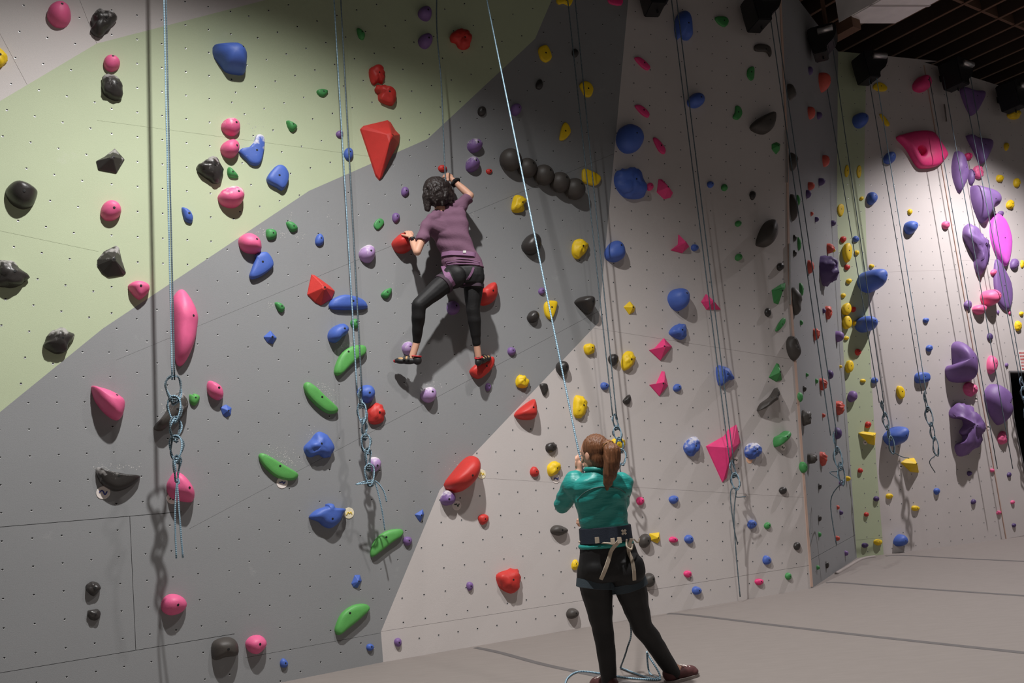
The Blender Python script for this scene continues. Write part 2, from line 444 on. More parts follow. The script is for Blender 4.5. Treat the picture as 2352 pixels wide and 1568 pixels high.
def tnuts(parent, f, region, extra=lambda x, y: True, n=40):
    vs = []; fs = []; mi = []
    for i in range(-n, n):
        for j in range(-n, n):
            x, y = f(i, j)
            if not (-12 < x < 2364 and -12 < y < 1580) or not inside(region, x, y) or not extra(x, y): continue
            c, nn = cast(x, y)
            if c is None: continue
            up = (V((0, 0, 1)) - nn * nn.z).normalized(); rt = up.cross(nn)
            b = len(vs); R = .0085; r = .0062
            for k in range(8):
                a = 2 * math.pi * k / 8; vs.append(c + nn * .0012 + (rt * math.cos(a) + up * math.sin(a)) * R)
            for k in range(8):
                a = 2 * math.pi * k / 8; vs.append(c + nn * .0006 + up * .0026 + (rt * math.cos(a) + up * math.sin(a)) * r)
            fs.append(tuple(b + 8 + k for k in range(8))); mi.append(0)
            for k in range(8):
                q = (k + 1) % 8; fs.append((b + k, b + q, b + 8 + q, b + 8 + k)); mi.append(1 if k in (4, 5, 6, 7) else 0)  # lower rim bright, upper rim dark: light from above put into the colour
    if not vs: return
    me = mesh('t_nuts', vs, fs); o = link('t_nuts', me, [M_NUTD, M_NUTL], parent)
    me.polygons.foreach_set('material_index', mi); o['kind'] = 'stuff'
HR = random.Random(3)
lp = lambda pl: (lambda x, y: True)
lf1 = affine((96, 581), (64, 14), (-9.6, 60))
tnuts(wall_left, lf1, GREEN_L); tnuts(wall_left, lf1, PALE, lambda x, y: x < 230)
f2 = homog([((0, 0), (315, 146)), ((3, 0), (480, 174)), ((0, 6), (316, 486)), ((3, 6), (484, 499))])
tnuts(wall_left, f2, GREEN_R, lambda x, y: x < 540); tnuts(wall_left, f2, PALE, lambda x, y: 230 < x)
tnuts(wall_left, affine((612, 137), (45.5, -12.8), (20.2, 49.8)), GREEN_R, lambda x, y: x >= 540)
tnuts(wall_left, homog([((0, 0), (4, 1243)), ((4, 0), (270, 1218)), ((0, 4), (10, 1511)), ((4, 4), (282, 1467))]), GREY_L)
tnuts(wall_left, affine((547, 870), (46.3, -21.8), (23.5, 50.6)), GREY_M, lambda x, y: x < 845)
tnuts(wall_mid, affine((988, 1017), (38.5, -21.3), (19.9, 46)), GREY_M, lambda x, y: x >= 845)
fb = homog([((0, 0), (1445, 786)), ((9, 0), (1765, 836)), ((0, 11), (1436, 1276)), ((9, 11), (1763, 1291.5))])
kl = lambda x, y: y < 1450 - (x - 875) * .153 - 4
tnuts(wall_mid, fb, LIGHT, lambda x, y: kl(x, y) and x > 1385)
tnuts(wall_mid, homog([((0, 0), (1139, 1038)), ((2, 0), (1223, 1032)), ((0, 3), (1150, 1184)), ((2, 3), (1235, 1174))]), LIGHT, lambda x, y: kl(x, y) and x <= 1385)
tnuts(wall_mid, affine((963, 1466), (44.6, -7.4), (0, 500)), LIGHT, lambda x, y: not kl(x, y))
fd = homog([((0, 0), (2000.7, 424)), ((7, 0), (2183, 426)), ((0, 9), (2017, 706.5)), ((7, 9), (2201, 700))])
tnuts(wall_right, fd, DG); tnuts(wall_right, fd, DL); tnuts(wall_far, fd, DE, lambda x, y: y < 853 or x < 2300)
tnuts(wall_corner, homog([((0, 0), (1840, 1000)), ((4, 0), (1940, 985)), ((0, 6), (1868, 1270)), ((4, 6), (1962, 1215))]), CW)
# ------------------------------------------------------------------ floor
bm = bmesh.new()
for s in ((-9, -6), (16, -6), (16, 17), (-9, 17)): bm.verts.new((s[0], s[1], 0))
bm.faces.new(bm.verts); bm.verts.ensure_lookup_table()
floor = struct(link('floor', bm_mesh(bm, 'floor'), M_FLOOR))
def seam(pts, wd):
    q = [onz(x, y) for x, y in pts]; q = catmull(q, 6); vs = []; fs = []
    for i, p in enumerate(q):
        t = (q[min(i + 1, len(q) - 1)] - q[max(i - 1, 0)]).normalized(); s = V((t.y, -t.x, 0)) * wd / 2
        vs += [p + s + V((0, 0, .001)), p + s * .8 + V((0, 0, .004)), p - s * .8 + V((0, 0, .004)), p - s + V((0, 0, .001))]
        if i:
            a = 4 * (i - 1); b = 4 * i
            for k in range(3): fs.append((a + k, b + k, b + k + 1, a + k + 1))
    link('mat_seam', mesh('mat_seam', vs, fs), M_SEAM, floor)
seam([(1093, 1487), (1150, 1499), (1250, 1526), (1391, 1556), (1560, 1592)], .055)
seam([(1534, 1409), (1560, 1410), (1620, 1416), (1800, 1438), (2000, 1461), (2352, 1499), (2600, 1525)], .06)
seam([(1897, 1338), (1930, 1338), (2060, 1348), (2352, 1368), (2600, 1385)], .06)
seam([(2035, 1277), (2070, 1275), (2200, 1282), (2352, 1289), (2600, 1300)], .06)
# pale lip where the mats meet the corner wall
q = [onz(x, y) for x, y in ((1921, 1318), (1945, 1304), (1968, 1290), (1985, 1283), (2010, 1279))]
struct(link('trim_7', tube(catmull([p + V((0, 0, .005)) for p in q], 5), .022, 6), mat('pale lip', (.33, .29, .27)), None, True))
# ------------------------------------------------------------------ ceiling
CZ = 7.75
JD = azv(-34); JP = azv(56)
ceiling = struct(link('ceiling', mesh('ceiling', [(-14, -8, CZ + .32), (20, -8, CZ + .32), (20, 22, CZ + .32), (-14, 22, CZ + .32)], [(0, 3, 2, 1)]), M_DECK))
org = V((6.0, 10.0, CZ))
jm = None
for k in range(-16, 17):
    c = org + JP * (k * .48)
    if jm is None:
        bm = bmesh.new(); add_box(bm, (0, 0, .14), JD, JP, (0, 0, 1), 8.5, .022, .14)
        jm = bm_mesh(bm, 'joist'); jm.materials.append(M_WOOD)
        bm = bmesh.new(); add_box(bm, (0, 0, -.004), JD, JP, (0, 0, 1), 8.5, .024, .004)
        em = bm_mesh(bm, 'joist_edge'); em.materials.append(M_WOODL)
        bm = bmesh.new(); add_box(bm, (0, 0, .12), JD, JP, (0, 0, 1), .022, .215, .115)
        bk = bm_mesh(bm, 'blocking'); bk.materials.append(M_WOODL)
    j = bpy.data.objects.new('joist', jm); COL.objects.link(j); j.parent = ceiling; j.location = c
    e = bpy.data.objects.new('bottom_edge', em); COL.objects.link(e); e.parent = j
    for s in (-2.2, 1.0):
        b = bpy.data.objects.new('blocking', bk); COL.objects.link(b); b.parent = j; b.location = JP * .24 + JD * s
# white duct under the joists
Z1 = 7.15
a = onz(1925, 55, Z1); b = onz(2056, 55, Z1); d = -JD
bm = bmesh.new(); e1v = (b - a); H = .75; L3 = 4.0
pts = [a, b, b + d * L3, a + d * L3]
vv = [bm.verts.new(p) for p in pts] + [bm.verts.new(p + V((0, 0, H))) for p in pts]
for f in ((0, 3, 2, 1), (4, 5, 6, 7), (0, 1, 5, 4), (1, 2, 6, 5), (2, 3, 7, 6), (3, 0, 4, 7)): bm.faces.new([vv[i] for i in f])
bmesh.ops.bevel(bm, geom=bm.edges[:], offset=.015, segments=2, affect='EDGES')
duct = empty('ceiling_duct', (0, 0, 0)); tag(duct, 'white boxed duct hanging below the dark ceiling joists', 'duct')
link('casing', bm_mesh(bm, 'casing'), M_DUCT, duct)
for k in range(3):
    bm = bmesh.new(); c = a + d * (.5 + 1.3 * k); add_box(bm, c + e1v * .5 - V((0, 0, .003)), e1v.normalized(), d, (0, 0, 1), e1v.length / 2 + .006, .02, .004)
    link('flange', bm_mesh(bm, 'flange'), mat('duct flange', (.5, .46, .45)), duct)
bm = bmesh.new(); c = onz(1930, 70, Z1 - .05)
add_box(bm, c, JD, JP, (0, 0, 1), .25, .09, .09)
for s in (-1, 1): add_box(bm, c + JD * .2 * s + V((0, 0, .3)), JD, JP, (0, 0, 1), .02, .02, .3)
tag(link('beam_block', bm_mesh(bm, 'beam_block'), M_WOODL), 'short brown timber block under the end of the white duct', 'timber')
# ------------------------------------------------------------------ climbing holds
# each line: colour shape geometry [*chalk] [@bolt x,y] [^height factor] ; geometry: "cx,cy,w,h[,rot]" or an outline of x,y pairs (photo pixels)
# shapes: b smooth bulge, r rock, f faceted, p plate, j flat-topped jug, t small foot chip, l lobed
HOLDS = '''
pink b 138,27,58,56 @142,12
black r 228,17 262,30 269,38 262,52 238,77 222,78 209,66 213,56 211,36 *
yellow r -25,105 0,112 18,125 13,142 0,152 -20,150
pink b 258,142,37,38 @259,131
black r 248,167 275,182 284,198 281,222 265,227 240,213 235,186 *
black f 265,338 288,364 269,396 226,388 221,368 240,358 * @260,362
blue b 495,101 500,96 540,95 560,105 571,122 571,140 567,160 548,161 525,155 511,138 497,118 @556,111 ^1.2
pink b 533,288,44,40 @542,282 *
pink b 531,339,41,42 @542,336
blue p 597,309 606,316 607,335 600,370 590,380 575,377 565,367 550,352 553,343 570,340 583,325 588,312 * @589,346
green j 728,208 738,204 752,207 753,213 743,221 732,217
green t 659,276 672,280 684,290 674,301 664,294
green t 820,64 830,67 839,78 835,90 825,85
red l 850,155 870,147 882,155 884,172 880,190 870,186 861,192 852,182
red l 863,203 872,192 890,192 905,202 910,220 906,237 895,238 880,232 872,226 870,212
purple t 781,307,16,18
blue t 802,352,22,28
red f 830,292 838,284 893,271 900,276 912,296 922,306 920,325 900,360 880,405 874,410 866,400 848,345 @899,313 ^1.1
black b 13,435 25,418 42,413 65,420 85,433 87,443 78,465 62,474 45,473 25,460 @55,442
pink b 256,481,49,44 @261,479
blue t 418,478 423,475 436,482 444,496 443,508 437,511 425,504
black r -10,600 10,594 28,597 45,614 64,634 50,650 30,658 10,656 -10,645 *
black f 268,561 275,566 280,590 291,625 285,630 248,634 235,625 224,608 224,595 240,575 * @261,596
pink b 296,654 310,644 330,645 344,655 342,670 325,685 315,682 302,668 @322,658
black r 121,758 140,754 165,762 172,772 160,790 155,803 137,811 120,807 101,793 105,782 *
pink b 412,664 425,662 440,680 455,715 457,740 447,790 432,825 418,838 408,828 402,790 398,720 400,685 @441,727
black r 456,376 470,368 486,359 500,365 512,378 511,410 495,418 482,410 456,390 *
green t 525,383 535,388 549,406 530,406 523,397
pink b 534,449,56,50 @545,443 *
blue p 613,408 625,390 638,380 652,384 662,402 658,425 648,437 635,430 617,420 @640,404 ^1.6
green t 658,510 672,509 685,522 680,530 668,530
green t 613,526 630,526 637,535 632,547 615,548
pink b 553,543 570,533 590,539 603,555 602,575 590,580 565,575 553,560 @588,551
blue p 587,585 605,579 616,583 626,600 625,615 600,634 580,641 573,634 577,620 586,595 @602,602 ^1.3
blue t 735,550,20,28
green p 858,518 865,505 875,502 882,512 868,528
purple t 910,499,18,22
purple t 931,439,18,22
lilac b 846,581,36,42 * @851,577
red b 904,555 915,540 930,531 950,540 955,560 940,575 925,578 912,572 ^1.1
red f 718,628 725,630 760,655 772,667 765,685 740,700 725,692 708,675 712,655
blue j 759,693 770,683 790,676 815,680 835,688 845,700 838,709 765,709
green j 876,675 885,665 899,661 899,673 890,684 880,682
green t 632,694 645,695 655,706 650,716 640,712
blue b 758,763 770,748 790,741 803,752 798,766 785,775 775,785 760,780 @788,756
green t 816,742,20,22
blue f 606,773 622,758 637,775 628,789 615,786
pink b 213,886 222,884 255,893 280,908 290,922 285,950 276,962 262,960 240,943 220,915 @268,908
grey j 356,980 380,950 400,915 415,897 430,915 433,935 420,958 400,965 375,988 *
lime t 436,905 442,908 446,903 459,908 458,920 448,931 437,924
pink b 480,875 490,874 508,885 515,900 512,914 500,917 485,908 478,893 @501,891
blue f 506,935 520,928 533,936 531,952 520,958 512,952
lime p 833,793 840,800 838,812 820,825 805,838 785,858 775,862 768,855 772,835 785,810 808,795 @799,808
lime p 700,880 708,878 725,890 745,910 772,935 775,945 765,950 748,947 725,930 705,908 698,890 @738,912
blue b 825,895 840,883 855,885 863,900 860,915 850,925 838,920 828,912 @847,902
red r 847,938 865,925 878,930 884,950 880,968 862,974 848,966
lilac b 862,1066,30,34 * @865,1069
blue r 702,1025 718,1008 730,993 745,996 763,1015 766,1030 762,1048 745,1049 735,1043 715,1049 705,1040 @736,1019
lime p 596,1043 604,1041 625,1052 655,1070 680,1085 684,1093 675,1102 655,1102 630,1093 605,1070 595,1052 @642,1070
black j 222,1073 250,1080 290,1088 323,1092 315,1105 295,1120 270,1128 250,1122 230,1105 * @272,1093
pink b 387,1112 395,1095 405,1083 420,1088 440,1110 450,1130 448,1150 430,1152 400,1145 389,1130 @432,1120
black r 198,1345 206,1338 214,1335 228,1340 231,1352 220,1366 212,1368 199,1355
black r 202,1403 214,1400 226,1399 231,1408 228,1420 214,1425 204,1418
pink b 401,1389,60,48 @407,1388
grey b 491,1480 505,1468 530,1464 548,1475 549,1505 520,1510 497,1517 490,1505
pink b 568,1475 580,1462 600,1459 613,1470 612,1485 595,1502 580,1500 570,1490 @595,1478
blue t 653,1523,18,22
blue t 851,1486,18,16
blue j 713,1188 730,1170 750,1163 752,1157 765,1156 770,1165 795,1168 790,1180 780,1200 762,1213 745,1207 735,1198 @761,1191
blue f 808,1340 816,1320 828,1320 832,1333 822,1350 812,1348
lime p 770,1450 772,1435 785,1408 810,1390 835,1386 847,1392 845,1402 820,1425 795,1445 778,1458 @802,1407
lime p 850,1270 855,1250 868,1232 890,1218 918,1214 926,1222 920,1232 900,1245 875,1265 855,1279 @886,1233
purple t 937,1242,20,22
purple t 915,1475,18,20
blue f 953,1181 972,1169 975,1180 966,1199 960,1192
purple b 979,28,32,32
purple b 979,92,30,34
red l 1038,78 1055,66 1075,68 1084,82 1082,103 1070,110 1057,107 1050,96 1039,92
yellow p 1278,0 1290,-10 1312,-8 1315,2 1308,14 1295,8 1283,10
magenta p 1398,-8 1428,-8 1427,12 1400,8
yellow p 1238,110 1250,104 1258,108 1267,132 1255,143 1243,137 1237,122 @1253,122
black t 1322,121,14,20
black t 1240,193,16,24
black t 1108,254,20,22
purple b 1187,250,24,26
yellow p 1331,195 1342,187 1355,192 1362,205 1357,221 1345,222 1337,210
yellow p 1298,281 1307,290 1310,305 1298,320 1286,322 1286,310 1291,290
purple b 1092,332,31,32 *
purple b 1088,375,32,33 *
red t 1124,393,14,12
red t 1017,386,20,16
yellow p 1338,390 1350,390 1378,405 1376,420 1365,426 1345,421 1338,415
yellow l 1185,447 1198,447 1212,459 1203,468 1205,480 1195,486 1180,484 1178,470
black b 1203,560 1215,540 1232,534 1244,548 1244,570 1228,583 1210,577 @1230,547
yellow l 1318,560 1325,550 1338,549 1352,558 1347,575 1337,590 1325,592 1317,580
red b 1100,690 1102,665 1115,660 1132,647 1142,650 1145,675 1135,692 1115,699 @1129,669
yellow p 1250,700 1258,691 1277,692 1278,703 1270,728 1262,733 1252,722 ^1.5
purple t 1245,668,14,18
black b 1327,690 1340,679 1360,680 1368,695 1365,712 1355,719 1335,700 ^1.3
black b 1227,726,26,28
purple b 1043,705,28,34
purple t 1176,806,18,20
red p 1080,850 1095,835 1118,822 1130,820 1133,832 1125,850 1105,868 1093,868 1083,860 ^2
lilac b 938,798,26,30 *
lilac b 987,905,34,38 * @991,900
purple t 1122,888,14,18
yellow l 1187,872 1195,860 1210,865 1216,875 1208,890 1190,887
black b 1294,844,28,32
black j 1241,882 1255,880 1259,890 1258,900 1250,908 1244,895
red b 1187,950 1200,935 1225,917 1231,918 1235,940 1232,960 1210,963 1192,958 @1222,936
yellow l 1322,912 1335,907 1345,915 1350,930 1345,950 1332,960 1320,950
black r 1257,1020 1272,1016 1281,1025 1276,1035 1265,1039 1256,1034
red t 1229,1083,20,24
yellow l 1260,1070 1272,1060 1287,1062 1288,1078 1278,1090 1263,1092
red b 1028,1112 1050,1080 1075,1052 1092,1045 1104,1055 1103,1080 1090,1108 1065,1128 1045,1129 @1079,1092
purple b 1032,1143,34,36 * @1029,1146
red t 1100,1186 1112,1180 1123,1185 1121,1198 1110,1205 1102,1198
purple t 1080,1346,16,20
red r 1145,1320 1165,1310 1190,1307 1197,1325 1194,1350 1175,1362 1155,1353 1147,1340 @1177,1331
grey b 1267,1217 1275,1207 1288,1206 1304,1214 1304,1222 1288,1230 1272,1226
grey b 1317,1409,28,24
yellow l 1322,1297,16,24
blue b 1555,50 1565,25 1580,22 1590,40 1592,82 1578,87 1570,80 1560,85
green p 1642,40 1665,39 1673,50 1665,62 1650,55
grey p 1733,105 1745,101 1766,107 1771,122 1768,131 1760,120 1735,117
magenta p 1457,134 1470,133 1492,153 1488,161 1475,155
magenta p 1458,243 1472,243 1490,260 1488,270 1473,262
magenta p 1500,318 1510,320 1527,342 1525,354 1512,345
green p 1717,160 1725,153 1732,156 1731,180 1724,185 1716,175
green p 1690,243 1700,247 1704,262 1695,275 1683,270 1688,258
grey j 1728,290 1745,270 1775,256 1782,265 1778,290 1765,304 1745,303
green f 1774,330 1785,325 1794,330 1792,345 1784,354 1774,342
blue b 1602,228,34,34
blue b 1451,315,58,68 ^.7
blue l 1417,400 1425,388 1450,383 1470,390 1478,410 1490,430 1485,448 1465,454 1440,450 1425,435 1417,418 ^.7
magenta t 1494,428,16,18
magenta f 1515,410 1522,410 1530,427 1548,442 1543,452 1528,456 1511,440
blue t 1633,423,14,16
green t 1665,430,14,16
black t 1730,448,14,20
green t 1697,513,14,14
green t 1698,590,16,16
grey b 1745,555 1752,530 1765,508 1780,502 1789,525 1785,545 1770,563 1750,562
blue b 1417,575,42,50 @1425,564
magenta f 1561,537 1575,555 1586,565 1570,580 1543,573 1560,560
blue t 1597,568,16,16
black t 1794,612,16,18
green f 1775,665 1795,652 1806,648 1806,660 1793,680 1790,698 1780,695 1777,680
yellow f 1434,704 1448,691 1461,705 1458,715 1447,722
blue b 1563,685,44,50 @1572,675
magenta f 1624,674 1633,690 1658,710 1625,710 1613,692
black t 1765,717,14,20
green p 1781,758 1793,735 1802,730 1802,742 1788,759
blue l 1540,762 1555,745 1575,745 1577,770 1568,779 1550,772
yellow l 1343,795 1352,788 1366,790 1368,805 1358,813 1347,811
black b 1411,825,22,26
yellow l 1430,830 1435,812 1448,806 1460,815 1458,832 1445,846 1433,848
magenta f 1494,803 1507,798 1528,775 1547,795 1520,827 @1523,796
magenta f 1494,883 1510,880 1523,851 1529,852 1537,885 1517,909 @1521,881
blue t 1390,886,18,18
blue t 1557,890,18,18
black t 1447,905 1450,918 1445,928 1435,926 1433,918
blue l 1650,842 1668,842 1682,855 1689,870 1678,872 1668,880 1655,882 @1668,860
green f 1786,833 1791,835 1798,872 1785,876 1768,866
grey r 1748,940 1755,925 1775,910 1788,890 1792,895 1785,915 1770,932 1752,940 ^1.4
green b 1784,1005 1795,998 1810,988 1817,995 1812,1008 1795,1022 1785,1025
blue l 1574,1025 1585,1008 1600,1003 1611,1015 1605,1035 1592,1047 1580,1040 *
magenta f 1626,1024 1668,1000 1678,985 1696,974 1705,1015 1695,1030 1672,1070 1672,1100 1664,1107 @1668,1026 ^.8
blue l 1732,1035,36,36 *
yellow l 1407,1012 1415,1006 1425,1007 1436,1010 1436,1025 1425,1031 1410,1027
magenta t 1472,1150,18,18
blue t 1549,1147,20,20
black t 1800,1126,16,18
grey b 1483,1242,24,34
yellow f 1493,1225 1516,1222 1518,1240 1512,1248 1495,1240
magenta t 1548,1239,20,14
blue t 1584,1238,20,20
grey b 1494,1332,28,32
magenta t 1581,1318,18,16
blue t 1602,1356,20,20
blue t 1729,1204,20,20
green t 1764,1207,14,16
blue t 1763,1286,18,22
magenta t 1745,1336,18,16
green t 1812,1323,14,16
black t 1832,1254,14,20
grey b 1814,212,18,40
grey b 1822,372,18,44
grey b 1824,477,18,64
green t 1834,460,8,26
indigo t 1862,163,10,20
coral b 1894,190,26,46
coral b 1864,260,16,30
indigo t 1882,266,12,18
coral b 1897,370,16,28
coral t 1863,428,16,20
indigo t 1857,446,12,20
indigo t 1887,418,16,18
coral t 1865,491,7,10
indigo t 1876,504,10,12
indigo t 1914,513,11,14
black t 1826,547,8,16
green t 1836,560,8,32
black t 1826,582,8,16
coral b 1862,613,14,32
coral r 1907,571,18,24
indigo r 1902,622,38,70
grey b 1830,692,22,66
green t 1841,665,9,32
green t 1841,741,7,12
coral r 1903,718,14,32
indigo t 1893,714,8,12
coral r 1875,768,14,28
purple b 1928,773,20,26
grey b 1827,800,22,58
green t 1854,861,7,9
green t 1876,875,7,12
indigo b 1908,860,12,22
coral r 1890,882,16,28
black t 1848,893,8,14
green b 1838,912,12,24
grey r 1852,960,22,36
coral r 1929,937,18,32
coral t 1892,954,8,10
indigo b 1925,995,16,28
grey r 1865,1053,24,24
green b 1848,1073,14,26
coral r 1891,1053,16,32
black t 1883,1117,8,14
purple t 1931,1110,9,12
yellow t 1948,1099,11,12
black t 1883,1190,8,14
coral t 1925,1165,7,10
indigo t 1932,1177,9,11
green t 1883,1227,7,12
coral t 1924,1236,10,12
purple t 1944,1270,9,12
black t 1900,1297,8,16
green t 1879,1303,8,10
yellow p 2021,200,32,20
blue b 1980,274,34,32
magenta b 2122,190,36,36
yellow p 2020,262 2030,268 2042,285 2040,290 2032,285
purple p 2208,202 2235,210 2257,212 2255,230 2235,264 2225,255 2212,225 ^1.4
purple p 2221,311 2240,318 2270,322 2275,335 2265,360 2253,377 2240,350 ^1.4
blue b 2046,361,24,28
purple b 2200,346 2210,350 2220,375 2222,410 2211,441 2198,415 2193,380
purple b 2233,405,14,36
magenta t 2226,358,16,18
pink l 2249,394,22,30
yellow l 2332,262,28,22
yellow t 2313,336,11,18
yellow p 1945,393,10,28
yellow p 1973,394,10,30
blue b 2005,454,22,28
yellow t 1980,455,9,9
yellow p 1931,482,14,30
purple b 2243,425 2255,424 2280,437 2294,455 2293,473 2280,480 2272,507 2260,498 2246,460
yellow l 2298,409,15,18
yellow l 2337,419,14,22
yellow l 2322,469,16,22
purple t 2300,490,12,14
yellow t 2091,486,11,13
blue b 2096,520,32,28,-35
pink t 2174,516,18,18
purple l 2225,517 2237,515 2258,540 2272,560 2274,585 2265,625 2258,630 2248,610 2245,585 2228,555 2221,535
violet p 2283,491 2305,505 2319,545 2318,580 2310,611 2298,600 2283,570 2275,530 ^1.4
red t 1938,549,14,14
blue t 1967,548,14,14
yellow p 1945,580,18,42 ^3
yellow t 1916,575,6,8
yellow t 1969,580,11,11
red t 1947,613,12,13
yellow t 2003,611,11,10
blue b 2010,641,50,48,-30 @2027,635 ^1.7
yellow t 1951,645,12,12
yellow t 1980,645,11,10
yellow t 1938,678,11,10
yellow p 1943,710,18,28 ^3
red t 1961,710,12,13
yellow p 1944,741,18,30 ^3
yellow t 1965,742,11,11
blue b 1994,743,40,36 ^1.5
purple p 2287,596 2300,610 2320,650 2323,690 2315,712 2300,705 2288,680 2283,640
pink t 2285,625,16,14
pink b 2279,682,32,40 ^1.2
pink b 2253,710,26,24
purple t 2225,700,16,22
purple t 2293,717,6,10
purple t 2332,606,18,26
yellow t 2349,606,8,18
pink t 2320,718,7,8
yellow t 2347,720,9,10
yellow l 2340,748,14,24
blue t 2128,735,14,11
indigo t 2275,773,12,18
yellow t 1945,776,11,9
red t 1972,808,13,16
blue t 2136,799,14,16
yellow p 1950,842,16,28 ^3
yellow t 1931,842,7,7
yellow t 1983,874,13,8
blue t 2010,873,15,14
yellow p 2068,901,16,32,-10 ^2
blue j 2104,862 2112,855 2130,855 2137,862 2135,875 2118,879 2106,877
purple b 2200,790 2212,780 2228,790 2243,815 2245,840 2240,870 2222,876 2195,872 2185,850 2190,837 2202,835 2201,815
pink b 2281,837,20,42
purple t 2313,838,7,10
pink l 2231,893,28,34
purple b 2274,905 2288,880 2310,890 2322,905 2318,930 2325,950 2315,970 2303,973 2285,945
purple l 2193,940 2208,925 2228,925 2243,945 2257,965 2263,985 2255,1015 2240,1040 2215,1047 2205,1030 2208,1018 2222,1012 2222,1000 2215,990 2224,975 2220,960 2205,960 2193,955
red t 1995,975,14,15
yellow f 1975,994 1985,990 2015,993 2012,1022 1998,1018 ^1.4
blue b 2040,1000 2060,980 2078,980 2085,995 2080,1015 2062,1023 2048,1018 ^1.3
yellow f 2073,1062 2085,1053 2103,1051 2114,1085 2095,1083 ^1.4
red t 1977,1080,11,11
pink r 2305,1005,20,32
indigo t 2228,1087,11,11
pink t 2280,1080,9,9
indigo t 2319,1090,9,12
blue t 2153,1128,13,16
indigo t 2014,1145,13,12
yellow t 2044,1139,17,12
indigo t 2237,1152,11,12
pink t 2327,1153,9,9
yellow t 2104,1167,18,13
red t 1991,1181,11,10
pink t 2295,1177,11,9
indigo t 2330,1206,9,9
blue b 2072,1241,28,28
yellow t 2018,1245,20,14
indigo t 1988,1252,14,12
purple b 1960,910,20,26
'''
def region_of(x, y):
    for nm, poly in (('pale upper left panel', PALE), ('green panel', GREEN_L), ('green panel', GREEN_R), ('dark grey panel', GREY_L), ('dark grey panel', GREY_M), ('light grey panel', LIGHT), ('narrow grey side wall', CW), ('green stripe', DG), ('far pale wall', DL), ('far right end wall', DE)):
        if inside(poly, x, y): return nm
    return 'far right end wall'
SHN = {'b': 'rounded', 'r': 'craggy', 'f': 'angular', 'p': 'flat', 'j': 'flat-topped', 't': '', 'l': 'lumpy'}
CNM = {'magenta': 'hot pink', 'lime': 'bright green', 'grey': 'charcoal', 'coral': 'coral red', 'lilac': 'chalky lilac', 'indigo': 'dark purple'}
ORD = 'topmost second third fourth fifth sixth seventh eighth ninth tenth eleventh twelfth thirteenth fourteenth fifteenth sixteenth seventeenth eighteenth nineteenth twentieth twenty-first twenty-second twenty-third twenty-fourth twenty-fifth twenty-sixth'.split()
PF = {'b': .7, 'r': .5, 'f': .42, 'p': .2, 'j': .46, 't': .52, 'l': .5}
BOLTM = {}
def bolt_mesh(r):
    k = round(r * 1000)
    if k not in BOLTM:
        vs = []; fs = []
        for rr, z in ((1.0, -.004), (1.0, .0008), (.8, .0016)):
            for q in range(10): vs.append((rr * r * math.cos(q * .6283), rr * r * math.sin(q * .6283), z))
        for a in range(2):
            for q in range(10): fs.append((a * 10 + q, a * 10 + (q + 1) % 10, a * 10 + 10 + (q + 1) % 10, a * 10 + 10 + q))
        fs.append(tuple(20 + q for q in range(10)))
        me = mesh('bolt', vs, fs); me.materials.append(M_BOLT); BOLTM[k] = me
    return BOLTM[k]
